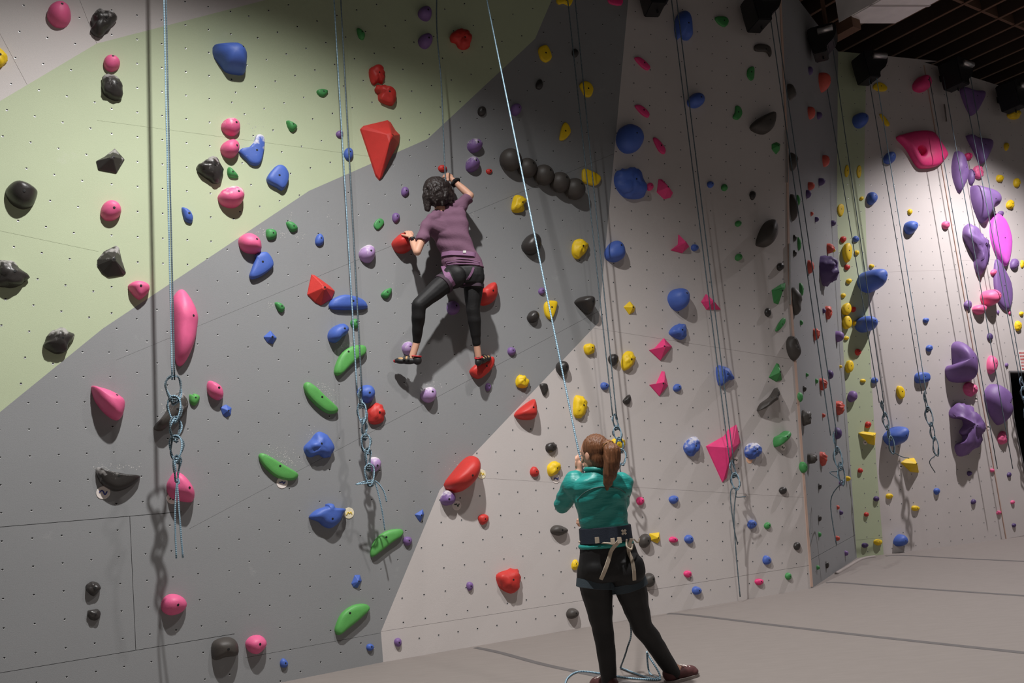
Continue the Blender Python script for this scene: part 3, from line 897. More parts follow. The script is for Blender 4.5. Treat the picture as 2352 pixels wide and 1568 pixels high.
def hold(line, seed):
    rnd = random.Random(seed); tk = line.split(); col, sh = tk[0], tk[1]
    pts = []; chalk = 0; bolt = None; hf = 1
    for t in tk[2:]:
        if t == '*': chalk = 1
        elif t[0] == '@': bolt = tuple(float(v) for v in t[1:].split(','))
        elif t[0] == '^': hf = float(t[1:])
        else: pts.append([float(v) for v in t.split(',')])
    sharp = sh == 'f'
    if len(pts) == 1:
        cx, cy, wd, ht = pts[0][:4]; rot = math.radians(pts[0][4]) if len(pts[0]) > 4 else rnd.uniform(-.2, .2) if wd > 20 else 0
        poly = []; n = 10; ph = rnd.uniform(0, 6); ta = rnd.uniform(-.12, .12)
        for k in range(n):
            a = 2 * math.pi * k / n; rr = 1 + .05 * math.sin(2 * a + ph) + .04 * math.sin(3 * a + ph * 2)
            ex, ey = wd / 2 * math.cos(a) * rr * (1 + ta * math.sin(a)), ht / 2 * math.sin(a) * rr
            poly.append((cx + ex * math.cos(rot) - ey * math.sin(rot), cy + ex * math.sin(rot) + ey * math.cos(rot)))
    else:
        poly = [tuple(p) for p in pts]; xs = [p[0] for p in poly]; ys = [p[1] for p in poly]
        cx, cy, wd, ht = (min(xs) + max(xs)) / 2, (min(ys) + max(ys)) / 2, max(xs) - min(xs), max(ys) - min(ys)
    reg = region_of(cx, cy)
    grazing = reg == 'narrow grey side wall'
    bx = max(cx - wd * .35, 1812) if grazing else cx
    c, n = cast(min(max(bx, -300), 2460), cy)
    if c is None: return None
    mpp = (c - EYE).dot(FW) / FPX
    H = PF[sh] * min(wd, ht) * mpp * hf
    up = (V((0, 0, 1)) - n * n.z).normalized(); rt = up.cross(n)
    if grazing:
        H = wd * mpp * .85; hh = ht * mpp * .5; hw = min(hh, max(wd * mpp, hh * .5)) * .8
        out = []
        for k in range(12):
            a = 2 * math.pi * k / 12; out.append((hw * math.cos(a), hh * math.sin(a)))
        ph = None
    else:
        plane = (c, n); k = {'p': .25, 'f': .3}.get(sh, .46)
        out = []
        for p in poly:
            q = hit(p[0], p[1], plane, H * k) - c; out.append((q.dot(rt), q.dot(up)))
    # orientation ccw
    ar = sum(out[i][0] * out[(i + 1) % len(out)][1] - out[(i + 1) % len(out)][0] * out[i][1] for i in range(len(out)))
    if ar < 0: out.reverse()
    gx = sum(p[0] for p in out) / len(out); gy = sum(p[1] for p in out) / len(out)
    sz = max(wd, ht); N = 3 if sz > 22 else 2
    if sharp:
        o2 = []
        for i, p in enumerate(out):
            q = out[(i + 1) % len(out)]
            o2 += [V((p[0], p[1], 0))]
        outl = o2
    else:
        outl = catmull([(p[0], p[1], 0) for p in out], N, True)
    m = len(outl)
    # bolt / peak position
    if bolt and not grazing:
        q = hit(bolt[0], bolt[1], (c, n), H * .7) - c; bpos = (q.dot(rt), q.dot(up))
    else:
        bpos = (gx + rnd.uniform(.05, .2) * wd * mpp * .5, gy + rnd.uniform(0, .2) * ht * mpp * .5)
    if sh == 'j': pk = (gx, gy + .28 * (max(p[1] for p in out) - gy))
    elif sh == 'f': pk = (gx * .5 + bpos[0] * .5, gy * .5 + bpos[1] * .5)
    else: pk = (gx, gy + .05 * ht * mpp)
    vs = []; fs = []
    if sh == 'f': prof = [(1, 0), (.97, .12), (.16, .97), (.05, 1)]
    elif sh == 'p': prof = [(1, 0), (1.0, .45), (.95, .82), (.82, 1), (.5, 1.08), (.2, 1.1)]
    elif sh == 'j': prof = [(1, 0), (.99, .25), (.93, .6), (.78, .88), (.52, 1), (.2, 1.03)]
    else:
        K = 7 if sz > 26 else 5
        prof = [(math.cos(math.pi / 2 * k / K) ** .8, math.sin(math.pi / 2 * k / K) ** .95) for k in range(K)]
    for s, z in prof:
        for p in outl:
            vs.append(V((pk[0] + (p.x - pk[0]) * s, pk[1] + (p.y - pk[1]) * s, z * H)))
    vs.append(V((pk[0], pk[1], H * (1.1 if sh == 'p' else 1.0))))
    for a in range(len(prof) - 1):
        for k in range(m):
            q = (k + 1) % m; fs.append((a * m + k, a * m + q, a * m + m + q, a * m + m + k))
    b = (len(prof) - 1) * m
    for k in range(m): fs.append((b + k, b + (k + 1) % m, len(vs) - 1))
    if sh in ('r', 'l'):
        fr = 2.6 / (min(wd, ht) * mpp); am = (.20 if sh == 'r' else .2) * H; o3 = V((seed * 3.1, seed * 1.7, 0))
        for i, v in enumerate(vs):
            if v.z > H * .1:
                nz = noise.noise(v * fr + o3)
                if sh == 'r': nz = abs(nz) * 2 - .45
                else: nz = math.sin(nz * 7) * .6
                d = V((v.x - pk[0], v.y - pk[1], v.z * .9))
                if d.length > 1e-6: v += d.normalized() * nz * am
    elif sh == 'b' and sz > 30:
        fr = 1.1 / (min(wd, ht) * mpp)
        for v in vs:
            if v.z > H * .1: v += V((0, 0, noise.noise(v * fr + V((seed, 0, 0))) * .22 * H))
    me = mesh('climbing_hold', vs, fs)
    rmat = Matrix((( rt.x, up.x, n.x, c.x), (rt.y, up.y, n.y, c.y), (rt.z, up.z, n.z, c.z), (0, 0, 0, 1)))
    o = link('climbing_hold', me, hold_mat(col, chalk), None, sh not in ('f',))
    o.matrix_world = rmat
    if sh == 'f' and sz > 22:
        md = o.modifiers.new('bevel', 'BEVEL'); md.width = H * .12; md.segments = 2; md.limit_method = 'ANGLE'
    if sz > 13:
        bv = BVHTree.FromPolygons(vs, fs)
        loc, nn, i, dd = bv.ray_cast(V((bpos[0], bpos[1], H * 3)), V((0, 0, -1)))
        if loc:
            if nn.z < 0: nn = -nn
            r = .0095 if sz > 30 else .0065
            bo = bpy.data.objects.new('bolt', bolt_mesh(r)); COL.objects.link(bo); bo.parent = o
            nn = (nn + V((0, 0, 1.2))).normalized()
            bo.matrix_local = Matrix.Translation(loc) @ nn.to_track_quat('Z', 'Y').to_matrix().to_4x4()
    o['_r'] = reg
    return (o, col, sh, reg, cx, cy, sz)
info = []
for i, ln in enumerate([l for l in HOLDS.strip().split('\n') if l.strip()]):
    r = hold(ln, i + 1)
    if r: info.append(r)
bygrp = {}
for r in info: bygrp.setdefault((r[1], r[3]), []).append(r)
for (colr, reg), lst in bygrp.items():
    lst.sort(key=lambda r: r[5]); cn = CNM.get(colr, colr)
    for k, (o, _, sh, _, cx, cy, sz) in enumerate(lst):
        size = 'tiny' if sz < 13 else 'small' if sz < 30 else 'medium' if sz < 62 else 'large'
        d = ' '.join(t for t in (size, SHN[sh], cn, 'hold') if t)
        rg = 'the ' + reg if len(reg.split()) < 4 else reg
        if len(lst) == 1: lab = d + ', only %s one on %s' % (cn, rg)
        elif k == 0: lab = d + ', topmost of its colour on ' + rg
        elif k == len(lst) - 1: lab = d + ', lowest of its colour on ' + rg
        else: lab = d + ', %s from top of its colour on %s' % (ORD[k], reg)
        tag(o, lab, 'climbing hold', 'climbing holds on the ' + reg); del o['_r']
# large hot pink hold with a deep pocket
def place(c, n):
    up = (V((0, 0, 1)) - n * n.z).normalized(); rt = up.cross(n)
    return Matrix(((rt.x, up.x, n.x, c.x), (rt.y, up.y, n.y, c.y), (rt.z, up.z, n.z, c.z), (0, 0, 0, 1)))
c, n = cast(2120, 344); Mx = place(c, n); Mi = Mx.inverted()
o2 = [Mi @ hit(x, y, (c, n), .05) for x, y in ((2063, 315), (2075, 308), (2110, 300), (2140, 302), (2155, 318), (2175, 350), (2174, 362), (2155, 380), (2125, 385), (2108, 378), (2085, 340))]
o2 = [V((p.x, p.y, 0)) for p in catmull(o2, 4, True)]
if sum(o2[i].x * o2[i - 1].y - o2[i - 1].x * o2[i].y for i in range(len(o2))) > 0: o2.reverse()
hc = Mi @ hit(2119, 346, (c, n), .10); hc.z = 0; mm = len(o2); vs = []; fs = []
prof = [(1, 0), (1.0, .05), (.96, .085), (.86, .105), (.68, .115), (.5, .115), (-.10, .108), (-.085, .095), (-.078, .05), (-.07, .004)]
for s, z in prof:
    for p in o2:
        q = hc + (p - hc) * s if s > 0 else hc + (p - hc).normalized() * -s
        vs.append(V((q.x, q.y, z)))
for a in range(len(prof) - 1):
    for k in range(mm): fs.append((a * mm + k, a * mm + (k + 1) % mm, a * mm + mm + (k + 1) % mm, a * mm + mm + k))
fs.append(tuple((len(prof) - 1) * mm + k for k in range(mm)))
o = link('climbing_hold', mesh('pocket_hold', vs, fs), hold_mat('magenta', 0), None, True); o.matrix_world = Mx
tag(o, 'huge hot pink diamond-shaped hold with a deep round pocket on the far pale wall', 'climbing hold', 'climbing holds on the far pale wall')
bo = bpy.data.objects.new('bolt', bolt_mesh(.02)); COL.objects.link(bo); bo.parent = o; bo.location = hc + V((0, 0, .03))
# rail of five black balls
c, n = cast(1247, 402); rail = empty('ball_rail_hold', c)
tag(rail, 'row of five joined charcoal balls running diagonally across the dark grey panel', 'climbing hold')
for x, y, r in ((1173, 367, 26), (1211, 386, 23), (1249, 402, 24), (1286, 419, 24), (1320, 434, 25)):
    p, nn = cast(x, y); rr = r * (p - EYE).dot(FW) / FPX
    p2 = hit(x, y, WB, rr * .55)
    bm = bmesh.new(); bmesh.ops.create_uvsphere(bm, u_segments=24, v_segments=14, radius=rr)
    for v in bm.verts:
        dd = v.co.dot(nn)
        if dd < -rr * .55: v.co -= nn * (dd + rr * .55)
    b = link('ball', bm_mesh(bm, 'ball'), hold_mat('grey', 1), rail, True); b.location = p2 - c
    bo = bpy.data.objects.new('bolt', bolt_mesh(.011)); COL.objects.link(bo); bo.parent = b
    dr = (nn + V((.35, 0, .25))).normalized(); bo.matrix_local = Matrix.Translation(dr * rr) @ dr.to_track_quat('Z', 'Y').to_matrix().to_4x4()
# round route tags
def route_tag(x, y, dpx, lab, m=M_TAGW, ink=M_INK):
    c, n = cast(x, y); Mx = place(c, n); r = dpx / 2 * (c - EYE).dot(FW) / FPX * 1.06
    vs = [(0, 0, .004)]; fs = []
    for rr, z in ((.94, .004), (1, .003), (1, 0)):
        for k in range(24): vs.append((rr * r * math.cos(k * math.pi / 12), rr * r * math.sin(k * math.pi / 12), z))
    for k in range(24):
        q = (k + 1) % 24; fs.append((0, 1 + k, 1 + q)); fs.append((1 + k, 25 + k, 25 + q, 1 + q)); fs.append((25 + k, 49 + k, 49 + q, 25 + q))
    o = link('route_tag', mesh('route_tag', vs, fs), m); o.matrix_world = Mx
    tag(o, lab, 'route tag', 'round route tags')
    rnd = random.Random(x); pth = []
    for k in range(7): pth.append((-.55 * r + 1.1 * r * k / 6, rnd.uniform(-.32, .32) * r, .0052))
    link('ink_mark', tube(catmull(pth, 4), r * .1, 5, flat=1), ink, o)
    return o
for x, y, d, lab, m, ink in (
    (237, 1131, 28, 'round white route tag with blue scribble below black half-moon hold', M_TAGW, M_INK),
    (397, 1143, 26, 'round white route tag left of the low pink hold behind rope ends', M_TAGW, M_INKK),
    (648, 1108, 25, 'round white route tag with blue scribble under bright green crescent', M_TAGW, M_INK),
    (801, 1178, 24, 'round cream route tag with yellow mark beside large blue hold', M_TAGY, M_INKY),
    (1106, 1089, 20, 'round cream route tag right of the large red half-moon hold', M_TAGY, M_INKY),
    (1049, 1160, 21, 'round white route tag touching the chalky purple ball under red hold', M_TAGW, M_INKK),
    (1277, 1099, 20, 'round white route tag under yellow hold left of the belayer', M_TAGW, M_INK),
    (1689, 1057, 17, 'round white route tag right of the big hot pink spike', M_TAGW, M_INKK),
    (1721, 1055, 17, 'round peach route tag below the chalky blue lumpy hold', M_TAGO, M_TAGW),
    (1798, 1027, 14, 'round white route tag under green hold near the wall corner', M_TAGW, M_INKK),
    (1987, 1016, 10, 'tiny white route tag left of yellow wedge on the green stripe', M_TAGW, M_INKK),
    (2069, 1071, 10, 'tiny white route tag left of yellow wedge below blue hold', M_TAGW, M_INKK),
    (2241, 916, 12, 'tiny white route tag below the lumpy pink hold between purple holds', M_TAGW, M_INKK),
    (2269, 980, 13, 'tiny white route tag right of the wavy purple hold', M_TAGW, M_INKK)):
    route_tag(x, y, d, lab, m, ink)
# wall sign above the dark passage
c, n = cast(2349, 829); Mx = place(c, n)
bm = bmesh.new(); add_box(bm, (0, 0, .006), (1, 0, 0), (0, 1, 0), (0, 0, 1), .085, .16, .006)
sg = link('wall_sign', bm_mesh(bm, 'wall_sign'), M_HANG); sg.matrix_world = Mx
tag(sg, 'small white sign with red printing above the dark passage at right edge', 'sign')
bm = bmesh.new(); rr = random.Random(2)
for k in range(6):
    x = -.066
    while x < .06:
        wd = rr.uniform(.008, .02); add_box(bm, (x + wd / 2, .125 - k * .05, .0125), (1, 0, 0), (0, 1, 0), (0, 0, 1), wd / 2, .015, .0006); x += wd + .007
link('red_print', bm_mesh(bm, 'red_print'), mat('red print', (.5, .03, .03)), sg)

# chalk dust flecks around much-used holds
def chalk(parent, spots, seed):
    rnd = random.Random(seed); vs = []; fs = []
    for x, y, sx, sy, k in spots:
        for _ in range(k):
            c, n = cast(x + rnd.gauss(0, sx), y + rnd.gauss(0, sy))
            if c is None: continue
            up = (V((0, 0, 1)) - n * n.z).normalized(); rt = up.cross(n); r = rnd.uniform(.0012, .0042); b = len(vs); st = rnd.uniform(.6, 2.2); a0 = rnd.uniform(0, 3)
            for q in range(6):
                a = q * math.pi / 3; u, v = r * st * math.cos(a), r * math.sin(a)
                vs.append(c + n * .0008 + rt * (u * math.cos(a0) - v * math.sin(a0)) + up * (u * math.sin(a0) + v * math.cos(a0)))
            fs.append(tuple(b + q for q in range(6)))
    o = link('chalk_dust', mesh('chalk_dust', vs, fs), mat('chalk dust', (.42, .41, .40), rough=.95), parent); o['kind'] = 'stuff'
chalk(wall_left, [(755, 905, 12, 10, 70), (735, 890, 10, 8, 40), (660, 1052, 14, 9, 70), (632, 1038, 12, 8, 40), (800, 792, 14, 7, 40), (270, 1072, 28, 4, 60), (648, 536, 6, 8, 20), (605, 530, 10, 5, 20), (666, 500, 3, 8, 20), (690, 540, 8, 6, 20), (625, 700, 6, 6, 20), (725, 1000, 10, 7, 30), (380, 940, 8, 14, 40), (760, 500, 6, 6, 8), (580, 290, 10, 6, 10)], 1)
chalk(wall_mid, [(1055, 1070, 14, 12, 40), (1000, 880, 8, 8, 20), (1085, 500, 10, 12, 14), (1455, 398, 8, 6, 20), (1210, 915, 10, 6, 14), (905, 660, 12, 12, 16)], 2)
# ------------------------------------------------------------------ ropes
def zat(Q, py):
    """height at which the vertical line through Q crosses image row py"""
    lo, hi = -.2, 12.0
    for _ in range(40):
        m = (lo + hi) / 2
        if pix(V((Q.x, Q.y, m)))[1] > py: lo = m
        else: hi = m
    return lo
def chain(root, Q, z0, z1, nloops, wid, seed, r=.0062, sway=(0, 0)):
    """daisy-chained rope between heights z0 (top) and z1"""
    rnd = random.Random(seed); step = (z0 - z1) / nloops
    for k in range(nloops):
        zc = z0 - step * (k + .5); a = rnd.uniform(-.5, .5) + (0 if k % 2 else 1.1); hw = wid * rnd.uniform(.75, 1.15); hh = step * rnd.uniform(.62, .78)
        cx = sway[0] * (k + .5) / nloops; pts = []
        ax = CR * math.cos(a) + FW * math.sin(a) * .8
        for q in range(20):
            t = 2 * math.pi * q / 20
            pts.append(V((Q.x, Q.y, zc)) + CR * cx + ax * hw * math.sin(t) * (1 + .25 * math.cos(t)) + V((0, 0, hh * math.cos(t))) + FW * .012 * math.sin(2 * t))
        link('chain_loop', tube(pts, r, 7, True), ROPE_B if k % 2 else ROPE_D, root, True)
        pts2 = [p + CR * .011 * math.cos(3 * q * math.pi / 10 + k) + FW * .012 - V((0, 0, .008)) for q, p in enumerate(pts)]
        link('chain_loop', tube(pts2, r, 7, True), ROPE_D if k % 2 else ROPE_B, root, True)
        # collar where the loop is tied
        if k:
            zc2 = z0 - step * k; pts = []
            for q in range(34):
                t = q / 33 * 2 * math.pi * 2.2; rr = .017
                pts.append(V((Q.x, Q.y, zc2 + .02 - .04 * q / 33)) + CR * (sway[0] * k / nloops + rr * math.cos(t)) + FW * rr * math.sin(t))
            link('knot', tube(pts, r * .95, 6), ROPE_D if k % 2 else ROPE_B, root, True)
def hanging(label, ref, pl, off, knot_y, end_y, nl, tails, seed, gap=.013, ztop=7.3, wid=.05, r=.006, sway=0.0, mats=(ROPE_B, ROPE_D), spread=0.0):
    Q = hit(ref[0], ref[1], pl, off); z0 = zat(Q, knot_y); z1 = zat(Q, end_y)
    root = empty('climbing_rope', (Q.x, Q.y, z1)); root.location = (0, 0, 0)
    tag(root, label, 'rope', 'ropes hanging on the climbing walls')
    for s, m in ((-1, mats[0]), (1, mats[1])):
        pts = []
        for k in range(13):
            t = k / 12; z = ztop + (z0 - ztop) * t
            g = gap * s + spread * s * (1 - t)
            pts.append(V((Q.x, Q.y, z)) + CR * g + FW * (.004 * math.sin(7 * t + seed)))
        link('strand', tube(catmull(pts, 3), r, 7), m, root, True)
    chain(root, Q, z0, z1, nl, wid, seed, sway=(sway, 0))
    for tl in tails:
        pts = [V((Q.x, Q.y, z1)) + CR * sway]
        for (x, y, o2) in tl: pts.append(hit(x, y, pl, o2))
        link('tail', tube(catmull(pts, 6), r, 7), mats[0], root, True)
    return root
hanging('light blue rope with knotted chain hanging in front of the long pink hold', (392, 600), WA, .46, 872, 1100, 5, [[(402, 1180, .45), (405, 1282, .42)], [(412, 1180, .46), (420, 1281, .43)]], 1, gap=.0085, wid=.05, sway=.012)
hanging('light blue rope with knotted chain hanging over the blue and red holds', (811, 640), WB, .30, 897, 1108, 6, [[(818, 1112, .3), (858, 1103, .29), (880, 1125, .28), (888, 1152, .27)], [(862, 1110, .28), (876, 1165, .26), (884, 1217, .22)]], 2, gap=.02, wid=.035, sway=.05, spread=.015)
hanging('slim blue rope pair whose chain ends beside the ponytailed belayer', (1385, 700), WB, .32, 955, 1062, 4, [[(1424, 1075, .3), (1432, 1110, .28)]], 3, gap=.018, wid=.035, sway=.03, mats=(ROPE_D, ROPE_D), spread=.025)
hanging('grey blue rope pair reaching the big hot pink spike, long tail below', (1628, 640), WB, .22, 1062, 1120, 2, [[(1690, 1140, .24), (1712, 1140, .22)], [(1686, 1180, .2), (1690, 1260, .17), (1700, 1370, .12)], [(1678, 1130, .2), (1684, 1200, .18), (1694, 1250, .12)]], 4, gap=.02, wid=.05, sway=.02, mats=(ROPE_D, ROPE_D), spread=.01)
WCR = (P(1870, 760, 9.9), -FW)
hanging('dark rope pair in front of the narrow grey side wall', (1886, 800), WCR, 0, 1000, 1105, 3, [[(1906, 1085, .02), (1925, 1082, .02), (1938, 1076, .02)], [(1908, 1150, 0), (1921, 1250, 0)]], 5, gap=.035, wid=.05, mats=(ROPE_D, ROPE_D), sway=.03)
hanging('dark rope pair with chain over the green stripe and blue hold', (1990, 700), WD, .42, 925, 1035, 4, [[(2052, 1037, .4), (2070, 1048, .38), (2088, 1052, .36)]], 6, gap=.03, wid=.045, mats=(ROPE_D, ROPE_D), sway=.06, spread=.06)
hanging('grey rope pair with looped chain on the far pale wall', (2088, 690), WD, .36, 905, 1042, 4, [[(2135, 1060, .34), (2148, 1085, .3)]], 7, gap=.03, wid=.045, mats=(ROPE_D, ROPE_B), sway=.05, spread=.03)
Q = hit(2225, 600, WD, .3)
root = empty('climbing_rope'); tag(root, 'pale rope pair running down over the tall purple holds', 'rope', 'ropes hanging on the climbing walls')
for s in (-1, 1):
    link('strand', tube([V((Q.x, Q.y, 7.0 - 6.0 * k / 12)) + CR * (.11 * s) for k in range(13)], .006, 7), ROPE_D, root, True)
hanging('grey rope with thick chain hanging before the dark passage', (2300, 620), WE, .3, 868, 985, 5, [], 8, gap=.02, wid=.05, mats=(ROPE_D, ROPE_D), spread=.05)
# climber's rope: anchor above the frame, one leg to the climber, one to the belayer
ANCH = hit(1040, -330, WB, .32)
root = empty('climbing_rope'); tag(root, 'taut blue rope running from the climber up and down to the belayer', 'rope', 'ropes hanging on the climbing walls')
a = hit(1003, 0, WB, .36); b = hit(1024, 420, WB, .36); c = hit(1040, 560, WB, .12); d = hit(1055, 610, WB, .12)
link('strand', tube(catmull([ANCH - CR * .05, a, hit(1014, 200, WB, .36), b, c, d], 8), .0062, 8), ROPE_D, root, True)
hand_l = P(1331, 1046, 5.80)
st = [ANCH + CR * .05] + [(ANCH + CR * .05).lerp(hand_l, t) for t in (.15, .3, .45, .6, .75, .9)] + [hand_l, P(1345, 1100, 5.85), P(1380, 1200, 5.8)]
link('strand', tube(catmull(st, 8), .0062, 8), ROPE_B, root, True)
# slack running to the floor
fl = [P(1398, 1210, 5.82), P(1420, 1330, 5.95), P(1449, 1440, 6.02), P(1440, 1490, 6.0), onz(1425, 1533, .01)]
link('strand', tube(catmull(fl, 8), .0058, 8), ROPE_D, root, True)
fl = [onz(1425, 1533, .008), onz(1490, 1556, .008), onz(1516, 1552, .008), onz(1490, 1506, .13), onz(1486, 1500, .15), onz(1492, 1545, .008), onz(1515, 1560, .008), onz(1440, 1556, .008), onz(1380, 1546, .008), onz(1330, 1542, .008), onz(1304, 1556, .008), onz(1296, 1580, .008)]
link('strand', tube(catmull(fl, 8), .0062, 8), ROPE_B, root, True)
bm = bmesh.new(); add_box(bm, ANCH + V((0, 0, .1)), CR, FW, (0, 0, 1), .09, .05, .05); add_box(bm, ANCH + V((0, .2, .12)), CR, (0, 1, 0), (0, 0, 1), .03, .22, .03)
tag(link('rope_anchor', bm_mesh(bm, 'rope_anchor'), M_BLK), 'black rope anchor bolted to the wall above the climber', 'anchor')
# ------------------------------------------------------------------ belay devices at the wall tops
def device(x, y, depth, wpx, lab, turn=0):
    """D-shaped housing with a lower stub and a silver roller"""
    wc, wn = cast(x, y)
    if wc is None: wc, wn = hit(x, y, WB), WB[1]
    c = wc + ray(x, y) * (-.28 / max(.3, -ray(x, y).dot(wn))); depth = (c - EYE).dot(FW); s = wpx * depth / FPX
    root = empty('belay_device', c); tag(root, lab, 'belay device', 'black belay devices along the wall tops')
    ax = CR.copy(); ax.z = 0; ax.normalize(); ax = Matrix.Rotation(math.radians(turn), 3, 'Z') @ ax; ay = V((0, 0, 1)); an = ax.cross(ay)
    prof = [(-.5, .42), (-.38, .5), (.42, .48), (.5, .36), (.46, .1), (.34, -.12), (.12, -.28), (.08, -.34), (.08, -.52), (-.38, -.5), (-.44, -.1)]
    bm = bmesh.new(); fr = []; bk = []
    for px_, py_ in prof:
        q = ax * px_ * s + ay * py_ * s
        fr.append(bm.verts.new(q + an * .16)); bk.append(bm.verts.new(q - an * .16))
    bm.faces.new(fr); bm.faces.new(bk[::-1])
    for i in range(len(prof)):
        j = (i + 1) % len(prof); bm.faces.new((fr[i], bk[i], bk[j], fr[j]))
    bmesh.ops.recalc_face_normals(bm, faces=bm.faces[:])
    bmesh.ops.bevel(bm, geom=bm.edges[:], offset=.012, segments=2, affect='EDGES')
    link('housing', bm_mesh(bm, 'housing'), M_BLK, root)
    r0 = ax * .02 * s + ay * .26 * s + an * .17
    link('roller', tube([r0 - ax * .16 * s, r0 + ax * .36 * s], .045 * s / .42, 12), mat('brushed silver', (.55, .53, .52), rough=.35, metal=.8), root, True)
    bm = bmesh.new(); add_box(bm, -an * .2 + ay * .1 * s, ax, an, ay, .05, .06, .05)
    link('bracket', bm_mesh(bm, 'bracket'), M_BLK, root)
    link('strap', tube([ax * -.1 * s - ay * .45 * s, ax * -.08 * s - ay * .62 * s], .012, 6), M_BLK, root)
device(1512, -14, 9.0, 78, 'black belay device cut off by the top edge of the photo', 6)
device(1750, 26, 9.6, 74, 'black belay device with bright roller above the wall corner', 10)
device(1892, 98, 11.6, 64, 'black belay device in shadow at the top of the narrow side wall', -25)
device(2000, 156, 12.4, 64, 'black belay device with two-part silver roller above the green stripe', 12)
device(2198, 172, 13.0, 64, 'black belay device above the upper purple triangular hold', 30)
device(2330, 222, 13.3, 64, 'black belay device at the right edge of the photo', 30)
# ------------------------------------------------------------------ high-bay lamps and the added fill lamp (above the frame)
def lamp(pos, watts, half, blend, rad, colr, lab):
    root = empty('bay_lamp', pos); tag(root, lab, 'lamp', 'high-bay lamps under the ceiling')
    R = .24; vs = []; fs = []
    for rr, z in ((.06, .3), (.10, .28), (.2, .16), (.25, .02), (.262, 0), (.25, .005), (.19, .15), (.09, .26)):
        for k in range(28): vs.append((rr * math.cos(k * 2 * math.pi / 28), rr * math.sin(k * 2 * math.pi / 28), z + .1))
    for a in range(7):
        for k in range(28): fs.append((a * 28 + k, a * 28 + (k + 1) % 28, a * 28 + 28 + (k + 1) % 28, a * 28 + 28 + k))
    link('reflector', mesh('reflector', vs, fs), M_BLK, root, True)
    link('cord', tube([(0, 0, .38), (0, 0, CZ + .3 - pos[2])], .01, 8), M_BLK, root)
    bm = bmesh.new(); bmesh.ops.create_uvsphere(bm, u_segments=16, v_segments=10, radius=.055, matrix=Matrix.Translation((0, 0, .27)))
    link('bulb', bm_mesh(bm, 'bulb'), mat('lamp glass', (.9, .9, .88), rough=.3, emit=3), root, True)
    ld = bpy.data.lights.new('bay_light', 'SPOT'); ld.energy = watts; ld.spot_size = math.radians(half * 2); ld.spot_blend = blend; ld.shadow_soft_size = rad; ld.color = colr
    lo = bpy.data.objects.new('bay_light', ld); COL.objects.link(lo); lo.parent = root; lo.location = (0, 0, 0)
for l in LAMPS: lamp(*l)
# ------------------------------------------------------------------ people
DG_ = None
def prim_cap(bm, p0, r0, p1, r1, seg=14):
    p0, p1 = V(p0), V(p1)
    for p, r in ((p0, r0), (p1, r1)):
        bmesh.ops.create_uvsphere(bm, u_segments=seg, v_segments=8, radius=r, matrix=Matrix.Translation(p))
    d = p1 - p0
    if d.length < 1e-5: return
    q = d.to_track_quat('Z', 'Y').to_matrix(); A = []; B = []
    for k in range(seg):
        a = 2 * math.pi * k / seg; e = q @ V((math.cos(a), math.sin(a), 0))
        A.append(bm.verts.new(p0 + e * r0)); B.append(bm.verts.new(p1 + e * r1))
    for k in range(seg):
        j = (k + 1) % seg; bm.faces.new((A[k], A[j], B[j], B[k]))
    bm.faces.new(A[::-1]); bm.faces.new(B)
def prim_ell(bm, c, ax, ay, az, seg=18):
    """ellipsoid with semi-axis vectors"""
    m = Matrix(((ax[0], ay[0], az[0], c[0]), (ax[1], ay[1], az[1], c[1]), (ax[2], ay[2], az[2], c[2]), (0, 0, 0, 1)))
    bmesh.ops.create_uvsphere(bm, u_segments=seg, v_segments=12, radius=1, matrix=m)
def prim_loft(bm, rings, seg=20, cap=True, pw=2.3):
    """rings: (centre, half-width vector, half-depth vector); superellipse cross sections"""
    rows = []
    for c, a, b in rings:
        row = []
        for k in range(seg):
            t = 2 * math.pi * k / seg; ct, st = math.cos(t), math.sin(t)
            x = math.copysign(abs(ct) ** (2 / pw), ct); y = math.copysign(abs(st) ** (2 / pw), st)
            row.append(bm.verts.new(V(c) + V(a) * x + V(b) * y))
        rows.append(row)
    for r0, r1 in zip(rows[:-1], rows[1:]):
        for k in range(seg):
            j = (k + 1) % seg; bm.faces.new((r0[k], r0[j], r1[j], r1[k]))
    if cap: bm.faces.new(rows[0][::-1]); bm.faces.new(rows[-1])
def solid(name, bm, m, parent, voxel=.007, smooth=3, disp=None, cut=None):
    """fuse overlapping solids into one continuous surface"""
    bmesh.ops.recalc_face_normals(bm, faces=bm.faces[:])
    me = bm_mesh(bm, name + '_src'); o = bpy.data.objects.new(name + '_src', me); COL.objects.link(o)
    r = o.modifiers.new('r', 'REMESH'); r.mode = 'VOXEL'; r.voxel_size = voxel
    s = o.modifiers.new('s', 'SMOOTH'); s.factor = .5; s.iterations = smooth
    dg = bpy.context.evaluated_depsgraph_get(); dg.update()
    out = bpy.data.meshes.new_from_object(o.evaluated_get(dg)); bpy.data.objects.remove(o); bpy.data.meshes.remove(me)
    if cut or disp:
        bm2 = bmesh.new(); bm2.from_mesh(out); bm2.normal_update()
        if disp:
            for v in bm2.verts: v.co += v.normal * disp(v.co)
        if cut:
            for p, n in cut:
                g = bmesh.ops.bisect_plane(bm2, geom=bm2.verts[:] + bm2.edges[:] + bm2.faces[:], plane_co=p, plane_no=n, clear_outer=True)
                ed = [e for e in g['geom_cut'] if isinstance(e, bmesh.types.BMEdge)]
                if ed: bmesh.ops.holes_fill(bm2, edges=ed, sides=0)
        bm2.to_mesh(out); bm2.free()
    out.name = name
    return link(name, out, m, parent, True)
def folds(seed, amp, fr, dirs):
    def f(p):
        v = 0
        for i, (d, k) in enumerate(dirs):
            v += math.sin(p.dot(d) * k + 3.0 * noise.noise(p * fr + V((seed + i * 7, 0, 0)))) * (0.5 + noise.noise(p * fr * .7 + V((0, seed + i, 0))))
        return v * amp
    return f
